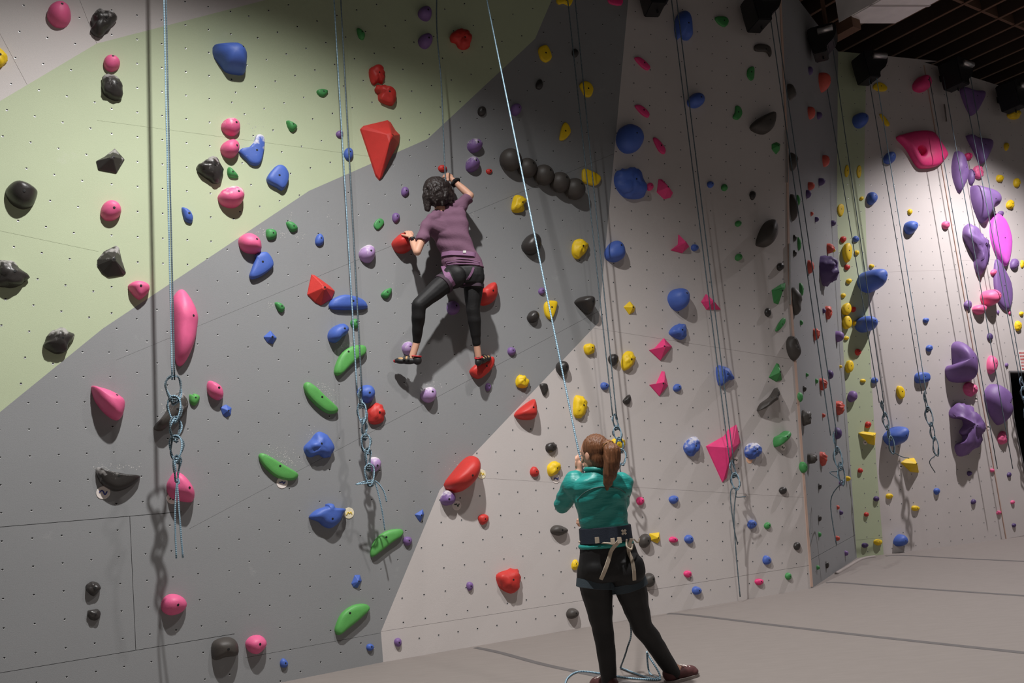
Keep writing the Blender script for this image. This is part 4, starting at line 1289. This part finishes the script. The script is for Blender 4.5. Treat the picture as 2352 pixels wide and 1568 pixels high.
SKIN = mat('skin', (.62, .34, .235), rough=.55, var=.06, scale=9, bump=.04, bscale=150)
HAIR1 = mat('dark curly hair', (.022, .015, .014), rough=.5, var=.7, scale=38, bump=.9, bscale=48)
HAIR2 = mat('auburn hair', (.16, .065, .028), rough=.42, var=.75, scale=26, bump=.8, bscale=40, stretch=(3, 3, .35))
TEE = mat('plum t-shirt', (.16, .078, .125), rough=.85, var=.1, bump=.2, bscale=70)
LEG = mat('black leggings', (.012, .0115, .012), rough=.62, var=.2, bump=.1, bscale=50, spec=.3)
TEAL = mat('teal jacket', (.02, .27, .24), rough=.42, var=.1, bump=.75, bscale=7, stretch=(1, 1, 5))
NAVY = mat('navy webbing', (.012, .018, .032), rough=.7, bump=.2, bscale=200)
SLATE = mat('slate leg loop', (.035, .05, .062), rough=.75, bump=.2, bscale=200)
CREAM = mat('cream webbing', (.5, .42, .33), rough=.75)
MAUVE = mat('mauve harness webbing', (.21, .10, .19), rough=.75, bump=.2, bscale=200)
def hand(bm, wrist, palm_dir, across, curl_dir, curl, side, sc=1.0):
    """palm with four fingers of different length and a thumb leaving the side of the palm"""
    pd, ac, cd = V(palm_dir).normalized(), V(across).normalized(), V(curl_dir).normalized()
    pal = wrist + pd * .05 * sc
    prim_ell(bm, pal, pd * .052 * sc, ac * .041 * sc, cd * .016 * sc, 14)
    prim_cap(bm, wrist - pd * .01, .025 * sc, pal, .023 * sc, 10)
    lens = (.068, .078, .073, .056)
    for k in range(4):
        b = wrist + pd * (.088 - .004 * abs(k - 1.2)) * sc + ac * (-.029 + .0195 * k) * sc * side
        p = b; a = curl * .5; d = pd
        for s in range(3):
            d = (pd * math.cos(a) + cd * math.sin(a)).normalized(); q = p + d * lens[k] * sc * (.46, .32, .24)[s]
            prim_cap(bm, p, (.0096 - .0009 * s) * sc, q, (.0089 - .0009 * s) * sc, 8); p = q; a += curl * (.8 if s == 0 else .6)
    b = wrist + pd * .03 * sc - ac * .034 * sc * side; d = (pd * .75 - ac * .6 * side + cd * .25).normalized()
    q = b + d * .042 * sc; prim_cap(bm, b, .0125 * sc, q, .0108 * sc, 8)
    d2 = (pd * .9 - ac * .1 * side + cd * .45).normalized(); prim_cap(bm, q, .0105 * sc, q + d2 * .032 * sc, .0085 * sc, 8)
def head(bm, c, fwd, up, sc=1.0):
    """skull, jaw, nose, brow, lips and ears"""
    f, u = V(fwd).normalized(), V(up).normalized(); r = f.cross(u).normalized(); u = r.cross(f)
    prim_ell(bm, c + u * .025 * sc, r * .075 * sc, f * .094 * sc, u * .095 * sc)
    prim_ell(bm, c + f * .03 * sc - u * .05 * sc, r * .056 * sc, f * .058 * sc, u * .066 * sc)
    prim_ell(bm, c + f * .062 * sc - u * .10 * sc, r * .024 * sc, f * .022 * sc, u * .018 * sc, 10)
    prim_cap(bm, c + f * .09 * sc + u * .01 * sc, .010 * sc, c + f * .112 * sc - u * .03 * sc, .014 * sc, 8)
    prim_ell(bm, c + f * .083 * sc + u * .03 * sc, r * .05 * sc, f * .013 * sc, u * .011 * sc, 10)
    prim_ell(bm, c + f * .085 * sc - u * .062 * sc, r * .024 * sc, f * .011 * sc, u * .009 * sc, 10)
    for s in (-1, 1):
        prim_ell(bm, c + r * .077 * s * sc - f * .005 * sc - u * .008 * sc, r * .009 * sc, f * .018 * sc, u * .031 * sc, 10)
    return r, u, f
def eyes(parent, c, fwd, up, sc=1.0):
    f, u = V(fwd).normalized(), V(up).normalized(); r = f.cross(u).normalized(); u = r.cross(f)
    for s in (-1, 1):
        bm = bmesh.new(); prim_ell(bm, c + f * .082 * sc + r * .031 * s * sc + u * .008 * sc, r * .013, f * .009, u * .009, 10)
        link('eye', bm_mesh(bm, 'eye'), mat('eye white', (.7, .68, .66), rough=.2), parent, True)
def band(name, path, wd, th, m, parent, closed=False, normal=None):
    """flat webbing strap following a path; normal(p) gives the outward direction"""
    q = catmull(path, 5, closed); vs = []; fs = []; n = len(q)
    for i, p in enumerate(q):
        t = (q[(i + 1) % n] - q[i - 1]).normalized() if closed else (q[min(i + 1, n - 1)] - q[max(i - 1, 0)]).normalized()
        nn = normal(p); nn = (nn - t * nn.dot(t)).normalized(); s = t.cross(nn)
        for a, b in ((-1, 0), (-.9, 1), (.9, 1), (1, 0)): vs.append(p + s * wd / 2 * a + nn * th * b)
    for i in range(n if closed else n - 1):
        j = (i + 1) % n
        for k in range(4): fs.append((i * 4 + k, i * 4 + (k + 1) % 4, j * 4 + (k + 1) % 4, j * 4 + k))
    if not closed: fs += [(0, 1, 2, 3), tuple((n - 1) * 4 + k for k in (3, 2, 1, 0))]
    me = mesh(name, vs, fs); bm = bmesh.new(); bm.from_mesh(me); bmesh.ops.recalc_face_normals(bm, faces=bm.faces[:]); bm.to_mesh(me); bm.free()
    return link(name, me, m, parent, False)
Z = V((0, 0, 1))
def bvh_of(*obs):
    vs = []; fs = []
    for o in obs:
        b = len(vs); vs += [v.co.copy() for v in o.data.vertices]; fs += [tuple(b + i for i in f.vertices) for f in o.data.polygons]
    return BVHTree.FromPolygons(vs, fs)
def hug(bv, c, u, v, n, maxr, off):
    """closed loop that follows the surface around c in the plane of u and v"""
    pts = []
    for k in range(n):
        t = 2 * math.pi * k / n; d = (u * math.cos(t) + v * math.sin(t)).normalized()
        r = 0; p0 = c
        loc, nn, i, dist = bv.ray_cast(c, d)
        pts.append(c + d * (min(dist if loc else maxr, maxr) + off))
    return pts
def skin_at(bv, x, y, off, fallback):
    d = ray(x, y); loc, nn, i, dist = bv.ray_cast(EYE, d)
    return loc - d * off if loc else fallback
# ================================================================== climber
nB = WB[1]; tB = V((-nB.y, nB.x, 0))          # outward normal, rightward along wall
if tB.dot(CR) < 0: tB = -tB
def W(x, y, off): return hit(x, y, WB, off)
k7 = 7.6 / FPX                                   # metres per pixel at the climber
def climber():
    HD = W(1003, 443, .27); NK = W(1012, 484, .27); SL = W(984, 512, .28); SR = W(1060, 470, .27)
    EL = W(958, 578, .30); WL_ = W(944, 545, .19); ER = W(1080, 449, .28); WR = W(1040, 413, .17)
    HIP = W(1064, 618, .30); HL = W(1042, 632, .30); HRr = W(1088, 634, .30)
    KL = W(962, 700, .34); AL = W(957, 786, .20); KR = W(1086, 708, .27); AR = W(1095, 792, .17)
    upv = (HD - HIP).normalized(); wv = lambda x, y: CR * x * k7 - CU * y * k7
    # ---- continuous skin body
    bm = bmesh.new()
    fwd = (-nB * .9 + tB * -.25 + Z * .1).normalized(); hup = (Z + tB * -.25 + nB * .1).normalized()
    head(bm, HD, fwd, hup, 1.0)
    prim_cap(bm, NK, .05, HD - hup * .03, .052)
    prim_loft(bm, [(W(1010, 490, .27), wv(16, -7), nB * .045), (W(1020, 504, .28), wv(36, -18), nB * .065), (W(1035, 530, .29), wv(33, -8), nB * .075), (W(1050, 570, .30), wv(32, -2), nB * .075), (HIP, wv(40, 0), nB * .085), (W(1066, 638, .30), wv(40, 0), nB * .09)])
    for s_, e_, w_ in ((SL, EL, WL_), (SR, ER, WR)):
        prim_cap(bm, s_, .044, e_, .036); prim_cap(bm, e_, .036, e_.lerp(w_, .35), .036); prim_cap(bm, e_.lerp(w_, .35), .036, w_, .025)
    hand(bm, WL_, (W(935, 522, .10) - WL_), tB * 1 + Z * .2, (-nB * .8 - Z * .5 - tB * .2), 1.0, 1, .95)
    hand(bm, WR, (W(1012, 390, .08) - WR), tB * .7 + Z * .7, (-nB * .8 - Z * .5), 1.0, 1, .95)
    for h_, k_, a_ in ((HL, KL, AL), (HRr, KR, AR)):
        prim_cap(bm, h_, .078, k_, .05); prim_cap(bm, k_, .05, k_.lerp(a_, .35), .05); prim_cap(bm, k_.lerp(a_, .35), .05, a_, .031)
    prim_cap(bm, AL, .032, W(945, 826, .17), .03); prim_cap(bm, AR, .032, W(1100, 828, .14), .03)
    body = solid('person', bm, SKIN, None, .0055, 3)
    tag(body, 'climber with dark curly bob, plum t-shirt and black leggings gripping red holds', 'person')
    eyes(body, HD, fwd, hup)
    # ---- t-shirt
    bm = bmesh.new()
    prim_loft(bm, [(W(1012, 488, .27), wv(20, -10), nB * .058), (W(1021, 499, .28), wv(46, -24), nB * .088), (W(1028, 520, .29), wv(46, -16), nB * .10), (W(1037, 545, .30), wv(41, -5), nB * .103), (W(1051, 575, .31), wv(41, 0), nB * .098), (W(1060, 598, .31), wv(46, 1), nB * .105), (W(1065, 616, .31), wv(48, 2), nB * .112)], 24)
    for s_, e_, f_ in ((SL, EL, .66), (SR, ER, .75)):
        prim_cap(bm, s_, .060, NK.lerp(s_, .35) + nB * .005 - Z * .012, .058); prim_cap(bm, s_, .058, W(1032, 528, .29), .09)
        d_ = (e_ - s_).normalized(); a_ = d_.orthogonal().normalized(); b_ = d_.cross(a_)
        prim_loft(bm, [(s_, a_ * .056, b_ * .056), (s_.lerp(e_, f_ * .5), a_ * .055, b_ * .055), (s_.lerp(e_, f_), a_ * .059, b_ * .059)], 18, True, 2.0)
    fd = folds(3, .0068, 5, [((V((.3, .2, .9)).normalized()), 58), ((V((.8, -.4, .5)).normalized()), 44)])
    tee = solid('t_shirt', bm, TEE, body, .007, 3, fd)
    # ---- leggings
    bm = bmesh.new()
    prim_loft(bm, [(W(1062, 604, .30), wv(42, 0), nB * .095), (W(1064, 620, .31), wv(47, 0), nB * .108), (W(1065, 636, .31), wv(47, 0), nB * .108), (W(1066, 652, .31), wv(34, 0), nB * .08)], 22)
    prim_ell(bm, W(1044, 636, .35), wv(25, 0), wv(0, 28), nB * .085); prim_ell(bm, W(1088, 638, .35), wv(25, 0), wv(0, 28), nB * .085)
    for h_, k_, a_ in ((HL, KL, AL), (HRr, KR, AR)):
        m_ = h_.lerp(k_, .5); cal = k_.lerp(a_, .32)
        prim_cap(bm, h_, .10, m_, .087); prim_cap(bm, m_, .087, k_, .063); prim_cap(bm, k_, .063, cal + nB * .008, .062); prim_cap(bm, cal + nB * .008, .062, k_.lerp(a_, .95), .038)
    lg = solid('leggings', bm, LEG, body, .007, 3, folds(9, .0016, 7, [(Z, 60)]))
    # sheer calf panel
    cal = KL.lerp(AL, .45); bm = bmesh.new()
    dl = (AL - KL).normalized(); prim_ell(bm, cal + nB * .036, dl * .095, dl.cross(nB).normalized() * .034, nB * .024, 14)
    link('sheer_panel', bm_mesh(bm, 'sheer_panel'), mat('sheer brown mesh', (.05, .033, .026), rough=.8), lg, True)
    # ---- hair: curly bob
    bm = bmesh.new(); rr = random.Random(5); r_ = fwd.cross(hup).normalized()
    prim_ell(bm, HD + hup * .035 - fwd * .012, r_ * .125, fwd * .118, hup * .118)
    prim_ell(bm, HD - fwd * .025 - hup * .03 - r_ * .008, r_ * .15, fwd * .11, hup * .10)
    prim_ell(bm, HD - fwd * .045 - hup * .085, r_ * .10, fwd * .06, hup * .05)
    prim_cap(bm, HD - r_ * .115 - hup * .02, .05, HD - r_ * .15 - hup * .13, .03)
    prim_cap(bm, HD + r_ * .11 - hup * .02, .05, HD + r_ * .135 - hup * .085, .032)
    for _ in range(90):
        a = rr.uniform(0, 6.283); b = rr.uniform(-.7, 1.2); d = (r_ * math.cos(a) * math.cos(b) * 1.12 - fwd * abs(math.sin(a)) * math.cos(b) + hup * math.sin(b))
        p = HD - hup * .005 + d * .13; prim_cap(bm, p, rr.uniform(.014, .024), p - hup * rr.uniform(.02, .05) + r_ * rr.uniform(-.02, .02), rr.uniform(.008, .016), 8)
    solid('hair', bm, HAIR1, body, .006, 2, lambda p: .0035 * noise.noise(p * 45))
    # ---- wrist things
    d = (WL_ - EL).normalized(); c = EL.lerp(WL_, .80)
    wt = link('wristwatch', tube([c - d * .012, c + d * .012], .034, 16), M_BLK, body, True)
    bm = bmesh.new(); add_box(bm, c + nB * .03 - tB * .012, d, tB, nB, .016, .014, .007); link('watch_face', bm_mesh(bm, 'watch_face'), mat('watch glass', (.01, .01, .012), rough=.1), wt)
    d = (WR - ER).normalized(); c = ER.lerp(WR, .84); a = d.orthogonal().normalized(); b = d.cross(a)
    pts = [c + (a * math.cos(t) + b * math.sin(t)) * (.036 + .003 * math.sin(5 * t)) + d * .004 * math.sin(7 * t) for t in [2 * math.pi * k / 30 for k in range(30)]]
    link('scrunchie', tube(pts, .016, 10, True), mat('black scrunchie', (.01, .01, .011), rough=.9, bump=.8, bscale=90), body, True)
    # ---- harness
    hcn = W(1060, 592, .30); nf = lambda p: (p - hcn)
    bt = bvh_of(tee); bl = bvh_of(lg); bb = bvh_of(tee, lg)
    hb = band('harness_belt', hug(bt, W(1057, 590, .30), wv(46, 4), nB * .1, 26, .16, .005), .045, .006, MAUVE, body, True, nf)
    bm = bmesh.new(); add_box(bm, skin_at(bt, 1067, 578, .01, W(1067, 577, .43)), CR, CU, nB, .013, .01, .004); link('belt_label', bm_mesh(bm, 'belt_label'), M_HANG, hb)
    band('leg_strap', [skin_at(bb, x, y, .003, W(x, y, .38)) for x, y in ((1020, 612), (1026, 628), (1034, 645), (1041, 657))], .058, .005, MAUVE, hb, False, lambda p: nB - tB * .3)
    band('leg_strap', [skin_at(bb, x, y, .003, W(x, y, .43)) for x, y in ((1088, 614), (1083, 627), (1075, 640), (1066, 652))], .02, .004, MAUVE, hb, False, lambda p: nB)
    for h_, k_ in ((HL, KL), (HRr, KR)):
        c = h_.lerp(k_, .30); d = (k_ - h_).normalized(); a = d.orthogonal().normalized(); b = d.cross(a)
        band('leg_loop', hug(bl, c, a, b, 18, .12, .002), .04, .005, mat('dark plum webbing', (.05, .03, .045), rough=.8), hb, True, lambda p, c=c: p - c)
    for i, z in enumerate((0, 1, 2)):
        band('gear_fold', [skin_at(bt, x, y, .001, W(x, y, .42)) for x, y in ((1022 + 3 * i, 600 + 4 * i), (1050, 594 + 6 * i), (1080, 596 + 5 * i), (1102, 602 + 3 * i))], .007, .005, MAUVE, hb, False, lambda p: nB)
    # ---- shoes
    TAN = mat('tan shoe leather', (.46, .28, .13), rough=.55); RUB = mat('black shoe rubber', (.018, .017, .017), rough=.5); RD = mat('red shoe trim', (.5, .02, .03), rough=.5)
    def shoe(toe, heel, ank, up):
        bm = bmesh.new(); d = (toe - heel).normalized(); s = d.cross(up).normalized()
        L = (toe - heel).length
        prim_ell(bm, heel + d * .03 + up * .018, d * .042, s * .033, up * .042); prim_ell(bm, heel + d * L * .5 + up * .01, d * L * .36, s * .036, up * .033)
        prim_ell(bm, toe - d * .055 + up * .004, d * .058, s * .04, up * .027)
        sh = solid('climbing_shoe', bm, RUB, body, .005, 3)
        bm = bmesh.new(); prim_ell(bm, toe - d * .07 + up * .02, d * .045, s * .033, up * .017, 12); prim_ell(bm, heel + d * L * .5 + up * .025, d * L * .2, s * .034, up * .024, 12)
        link('upper', bm_mesh(bm, 'upper'), TAN, sh, True)
        for q in (.42, .58):
            c = heel + d * L * q + up * .012; pts = [c + s * .039 * math.cos(t) + up * .04 * math.sin(t) for t in [math.pi * k / 10 for k in range(11)]]
            band('strap', pts, .02, .004, RUB, sh, False, lambda p, c=c: p - c)
        c = heel + d * .035 + up * .052; pts = [c + d * .042 * math.cos(t) + s * .034 * math.sin(t) for t in [2 * math.pi * k / 14 for k in range(14)]]
        link('collar', tube(pts, .006, 6, True), RD, sh, True)
        bm = bmesh.new(); prim_ell(bm, toe - d * .004, d * .014, s * .02, up * .014, 10); link('toe_cap', bm_mesh(bm, 'toe_cap'), RD, sh, True)
    shoe(W(906, 829, .09), W(966, 832, .22), AL, (Z + nB * .1).normalized())
    shoe(W(1124, 822, .05), W(1096, 836, .20), AR, (Z + nB * .15).normalized())
climber()
# ================================================================== belayer
def belayer():
    D0 = 5.52; q = D0 / FPX
    fd_ = azv(-14); rt_ = V((fd_.y, -fd_.x, 0))       # facing the wall, away from the camera
    def B(x, y, f=0.0): return P(x, y, D0) + fd_ * f
    wx = lambda px: rt_ * px * q
    HD = B(1368, 1044, .01); NK = B(1376, 1086, 0)
    SL = B(1322, 1104, .02); SR = B(1432, 1108, .02); EL = B(1308, 1158, .16); ER = B(1440, 1165, .15)
    WL_ = hand_l - V((0, 0, .10)) + rt_ * -.015; WR = B(1402, 1190, .30)
    HL = B(1363, 1310); HR_ = B(1438, 1312); KL = B(1388, 1448, .03); KR = B(1478, 1440, .03)
    fl_l = onz(1402, 1592, .0); fl_r = onz(1548, 1566, .0)
    AL = fl_l + Z * .085; AR = fl_r + Z * .085
    hf = azv(-42); hup = (Z * 1 + rt_ * -.06).normalized()
    bm = bmesh.new(); head(bm, HD, hf, hup, 1.02); prim_cap(bm, NK + fd_ * .02, .052, HD - Z * .04, .055)
    prim_loft(bm, [(B(1377, 1085), wx(22), fd_ * .05), (B(1376, 1100), wx(52), fd_ * .08), (B(1378, 1135), wx(54), fd_ * .10), (B(1386, 1190), wx(48), fd_ * .09), (B(1392, 1240), wx(54), fd_ * .10), (B(1402, 1300), wx(62), fd_ * .10), (B(1402, 1316), wx(52), fd_ * .085)])
    for s_, e_, w_ in ((SL, EL, WL_), (SR, ER, WR)):
        prim_cap(bm, s_, .046, e_, .038); prim_cap(bm, e_, .038, w_, .025)
    hand(bm, WL_, (hand_l + Z * .03 - WL_), fd_ * .4 + rt_ * .9, (fd_ * .9 + rt_ * .5), 1.3, -1, .95)
    hand(bm, WR, (-rt_ + fd_ * .5 - Z * .2), Z, fd_ - rt_ * .4, 1.2, 1, .95)
    for h_, k_, a_ in ((HL, KL, AL), (HR_, KR, AR)):
        prim_cap(bm, h_, .078, k_, .052); prim_cap(bm, k_, .052, k_.lerp(a_, .35), .05); prim_cap(bm, k_.lerp(a_, .35), .05, a_, .034)
    prim_cap(bm, AL, .034, fl_l + fd_ * .1 + Z * .04, .03); prim_cap(bm, AR, .034, fl_r + fd_ * .06 + rt_ * .1 + Z * .04, .03)
    body = solid('person', bm, SKIN, None, .0055, 3)
    tag(body, 'belayer with auburn ponytail, teal jacket and black trousers standing on the mats', 'person')
    eyes(body, HD, hf, hup)
    # jacket
    bm = bmesh.new()
    prim_loft(bm, [(B(1377, 1076), wx(30), fd_ * .072), (B(1377, 1088), wx(38), fd_ * .082), (B(1376, 1100), wx(60), fd_ * .105), (B(1376, 1120), wx(64), fd_ * .122), (B(1378, 1145), wx(61), fd_ * .122), (B(1384, 1180), wx(57), fd_ * .113), (B(1389, 1208), wx(56), fd_ * .111), (B(1391, 1226), wx(56), fd_ * .112)], 26)
    prim_ell(bm, B(1322, 1112, .02), rt_ * .078, fd_ * .085, Z * .085); prim_ell(bm, B(1430, 1114, .02), rt_ * .07, fd_ * .085, Z * .085)
    prim_cap(bm, SL - Z * .005, .073, EL, .058); prim_cap(bm, EL, .058, EL.lerp(WL_, .85), .038)
    prim_cap(bm, SR - Z * .005, .07, ER, .058); prim_cap(bm, ER, .058, ER.lerp(WR, .85), .038)
    jk = solid('jacket', bm, TEAL, body, .007, 3, folds(11, .0030, 4, [((Z * .97 + rt_ * .2).normalized(), 85), ((Z * .8 - rt_ * .5).normalized(), 55)]))
    # raised collar and hood seam
    pts = [B(1377, 1080, .0) + rt_ * .088 * math.cos(t) + fd_ * .078 * math.sin(t) + Z * (.004 - .01 * math.cos(t)) for t in [2 * math.pi * k / 24 for k in range(24)]]
    link('collar', tube(pts, .014, 10, True), TEAL, jk, True)
    def back(x, y, o=.0): return B(x, y, -.118 - o)
    bj = bvh_of(jk)
    link('yoke_seam', tube(catmull([skin_at(bj, x, y, .0, back(x, y)) for x, y in ((1326, 1148), (1340, 1133), (1358, 1123), (1378, 1118), (1400, 1118), (1420, 1122), (1436, 1131), (1445, 1141))], 5), .004, 6), mat('seam grey', (.05, .12, .11), rough=.6), jk, True)
    # trousers
    bm = bmesh.new()
    prim_loft(bm, [(B(1390, 1232), wx(58), fd_ * .112), (B(1396, 1262), wx(66), fd_ * .122), (B(1402, 1300), wx(75), fd_ * .132), (B(1404, 1318), wx(76), fd_ * .13), (B(1404, 1332), wx(66), fd_ * .11)], 26)
    prim_ell(bm, B(1368, 1302, -.055), rt_ * .105, fd_ * .095, Z * .105); prim_ell(bm, B(1438, 1304, -.055), rt_ * .105, fd_ * .095, Z * .105)
    for h_, k_, a_, s in ((HL, KL, AL, 1), (HR_, KR, AR, 1)):
        m_ = h_.lerp(k_, .45); cal = k_.lerp(a_, .3)
        prim_cap(bm, h_ - Z * .02, .113, m_, .097); prim_cap(bm, m_, .096, k_, .068); prim_cap(bm, k_, .068, cal - fd_ * .015, .064); prim_cap(bm, cal - fd_ * .015, .064, a_ - Z * .02, .05)
    tr = solid('trousers', bm, LEG, body, .007, 9, folds(21, .0022, 6, [(Z, 55), ((Z * .7 + rt_ * .7), 40)]))
    # harness
    c0 = B(1391, 1228); ring = lambda cx, cy, a, b, zz=0: [B(cx, cy) + rt_ * a * q * math.cos(t) + fd_ * b * math.sin(t) + Z * zz * math.cos(t) for t in [2 * math.pi * k / 22 for k in range(22)]]
    btr = bvh_of(tr)
    hb = band('harness_belt', ring(1391, 1226, 59, .119), .10, .008, NAVY, body, True, lambda p: p - c0)
    link('jacket_hem', tube(ring(1392, 1250, 60, .118, .0), .017, 8, True), TEAL, jk, True)
    for cx, cy, k in ((1368, 1340, -.18), (1444, 1342, .24)):
        c = B(cx, cy); band('leg_loop', hug(btr, c, (rt_ + Z * k).normalized(), fd_, 24, .125, .002), .055, .008, SLATE, hb, True, lambda p, c=c: p - c)
    bk = lambda x, y, o: B(x, y, -o)
    band('riser_strap', [bk(1408, 1236, .145)] + [skin_at(btr, x, y, .003, bk(x, y, .16)) for x, y in ((1405, 1262), (1398, 1285), (1389, 1310), (1380, 1330))], .026, .005, CREAM, hb, False, lambda p: -fd_)
    band('riser_strap', [bk(1432, 1234, .14)] + [skin_at(btr, x, y, .003, bk(x, y, .15)) for x, y in ((1443, 1262), (1451, 1285), (1456, 1310), (1457, 1332))], .024, .005, CREAM, hb, False, lambda p: -fd_)
    link('gear_loop', tube(catmull([bk(1326, 1243, .03), bk(1345, 1246, .10), bk(1370, 1244, .14), bk(1392, 1247, .15)], 6), .006, 7), CREAM, hb, True)
    link('gear_loop', tube(catmull([bk(1420, 1236, .15), bk(1418, 1252, .17), bk(1428, 1258, .17), bk(1432, 1246, .16)], 6), .006, 7), CREAM, hb, True)
    link('gear_loop', tube(catmull([bk(1438, 1236, .14), bk(1450, 1244, .11), bk(1462, 1236, .05)], 6), .005, 7), CREAM, hb, True)
    for x, y in ((1354, 1238), (1389, 1240), (1404, 1238)):
        bm = bmesh.new(); add_box(bm, bk(x, y, .15), rt_, Z, fd_, .012, .018, .006); link('tab', bm_mesh(bm, 'tab'), CREAM, hb)
    bm = bmesh.new()
    for a in range(4):
        t = math.pi / 4 + a * math.pi / 2; add_box(bm, bk(1415, 1220, .142) + (rt_ * math.cos(t) + Z * math.sin(t)) * .011, rt_ * math.cos(t) + Z * math.sin(t), Z * math.cos(t) - rt_ * math.sin(t), fd_, .008, .006, .003)
    link('belt_emblem', bm_mesh(bm, 'belt_emblem'), CREAM, hb)
    # hair: smooth cap and long ponytail
    bm = bmesh.new(); r_ = hf.cross(hup).normalized()
    prim_ell(bm, HD + hup * .036 - hf * .018, r_ * .083, hf * .098, hup * .098); prim_ell(bm, HD - hf * .045 - hup * .02, r_ * .074, hf * .062, hup * .085)
    hair = solid('hair', bm, HAIR2, body, .006, 2, lambda p: .0012 * math.sin(p.x * 300 + 6 * noise.noise(p * 12)))
    bm = bmesh.new(); tp = [B(1384, 1022, -.09), B(1390, 1040, -.135), B(1387, 1065, -.15), B(1382, 1090, -.155), B(1378, 1110, -.15), B(1376, 1124, -.145)]
    rd = [.032, .054, .053, .044, .029, .011]
    for a in range(5): prim_cap(bm, tp[a], rd[a], tp[a + 1], rd[a + 1])
    rr = random.Random(4)
    for k in range(16):
        o_ = rt_ * rr.uniform(-.03, .03) + fd_ * rr.uniform(-.035, .01); e_ = rr.choice((2, 3, 4))
        for a in range(e_): prim_cap(bm, tp[a] + o_ * (1 if a else .5), .013, tp[a + 1] + o_ * (1.1 - .12 * a), .010, 8)
    solid('ponytail', bm, HAIR2, hair, .006, 2, lambda p: .0022 * math.sin(p.x * 260 + 5 * noise.noise(p * 9)))
    c = tp[0].lerp(tp[1], .15); d = (tp[1] - tp[0]).normalized(); a = d.orthogonal().normalized(); b = d.cross(a)
    link('hair_tie', tube([c + (a * math.cos(t) + b * math.sin(t)) * .033 for t in [2 * math.pi * k / 18 for k in range(18)]], .007, 7, True), mat('gold hair tie', (.25, .12, .04)), hair, True)
    # shoes
    SH = mat('maroon trainer', (.09, .03, .03), rough=.7); SO = mat('trainer sole', (.3, .26, .24), rough=.7)
    for f0, dr in ((fl_l, (fd_ * .9 - rt_ * .2).normalized()), (fl_r, (fd_ * .35 + rt_ * .9).normalized())):
        s = V((dr.y, -dr.x, 0)); bm = bmesh.new()
        prim_ell(bm, f0 + Z * .06 - dr * .02, dr * .065, s * .042, Z * .055); prim_ell(bm, f0 + Z * .045 + dr * .1, dr * .115, s * .046, Z * .04); prim_ell(bm, f0 + Z * .035 + dr * .16, dr * .06, s * .046, Z * .032)
        sh = solid('trainer', bm, SH, body, .006, 3, None, [(f0 + Z * .012, -Z)])
        bm = bmesh.new(); pts = []
        for k in range(24):
            t = 2 * math.pi * k / 24; pts.append(f0 + dr * (.075 + .15 * math.cos(t)) + s * .047 * math.sin(t))
        prim_loft(bm, [(f0 + dr * .075 + Z * .001, dr * .152, s * .047), (f0 + dr * .075 + Z * .02, dr * .155, s * .049)], 24)
        link('sole', bm_mesh(bm, 'sole'), SO, sh)
        for k in range(4):
            c = f0 + dr * (.05 + .028 * k) + Z * (.098 - .008 * k); link('lace', tube([c - s * .028, c + Z * .006, c + s * .028], .004, 6), M_TAGW, sh)
belayer()
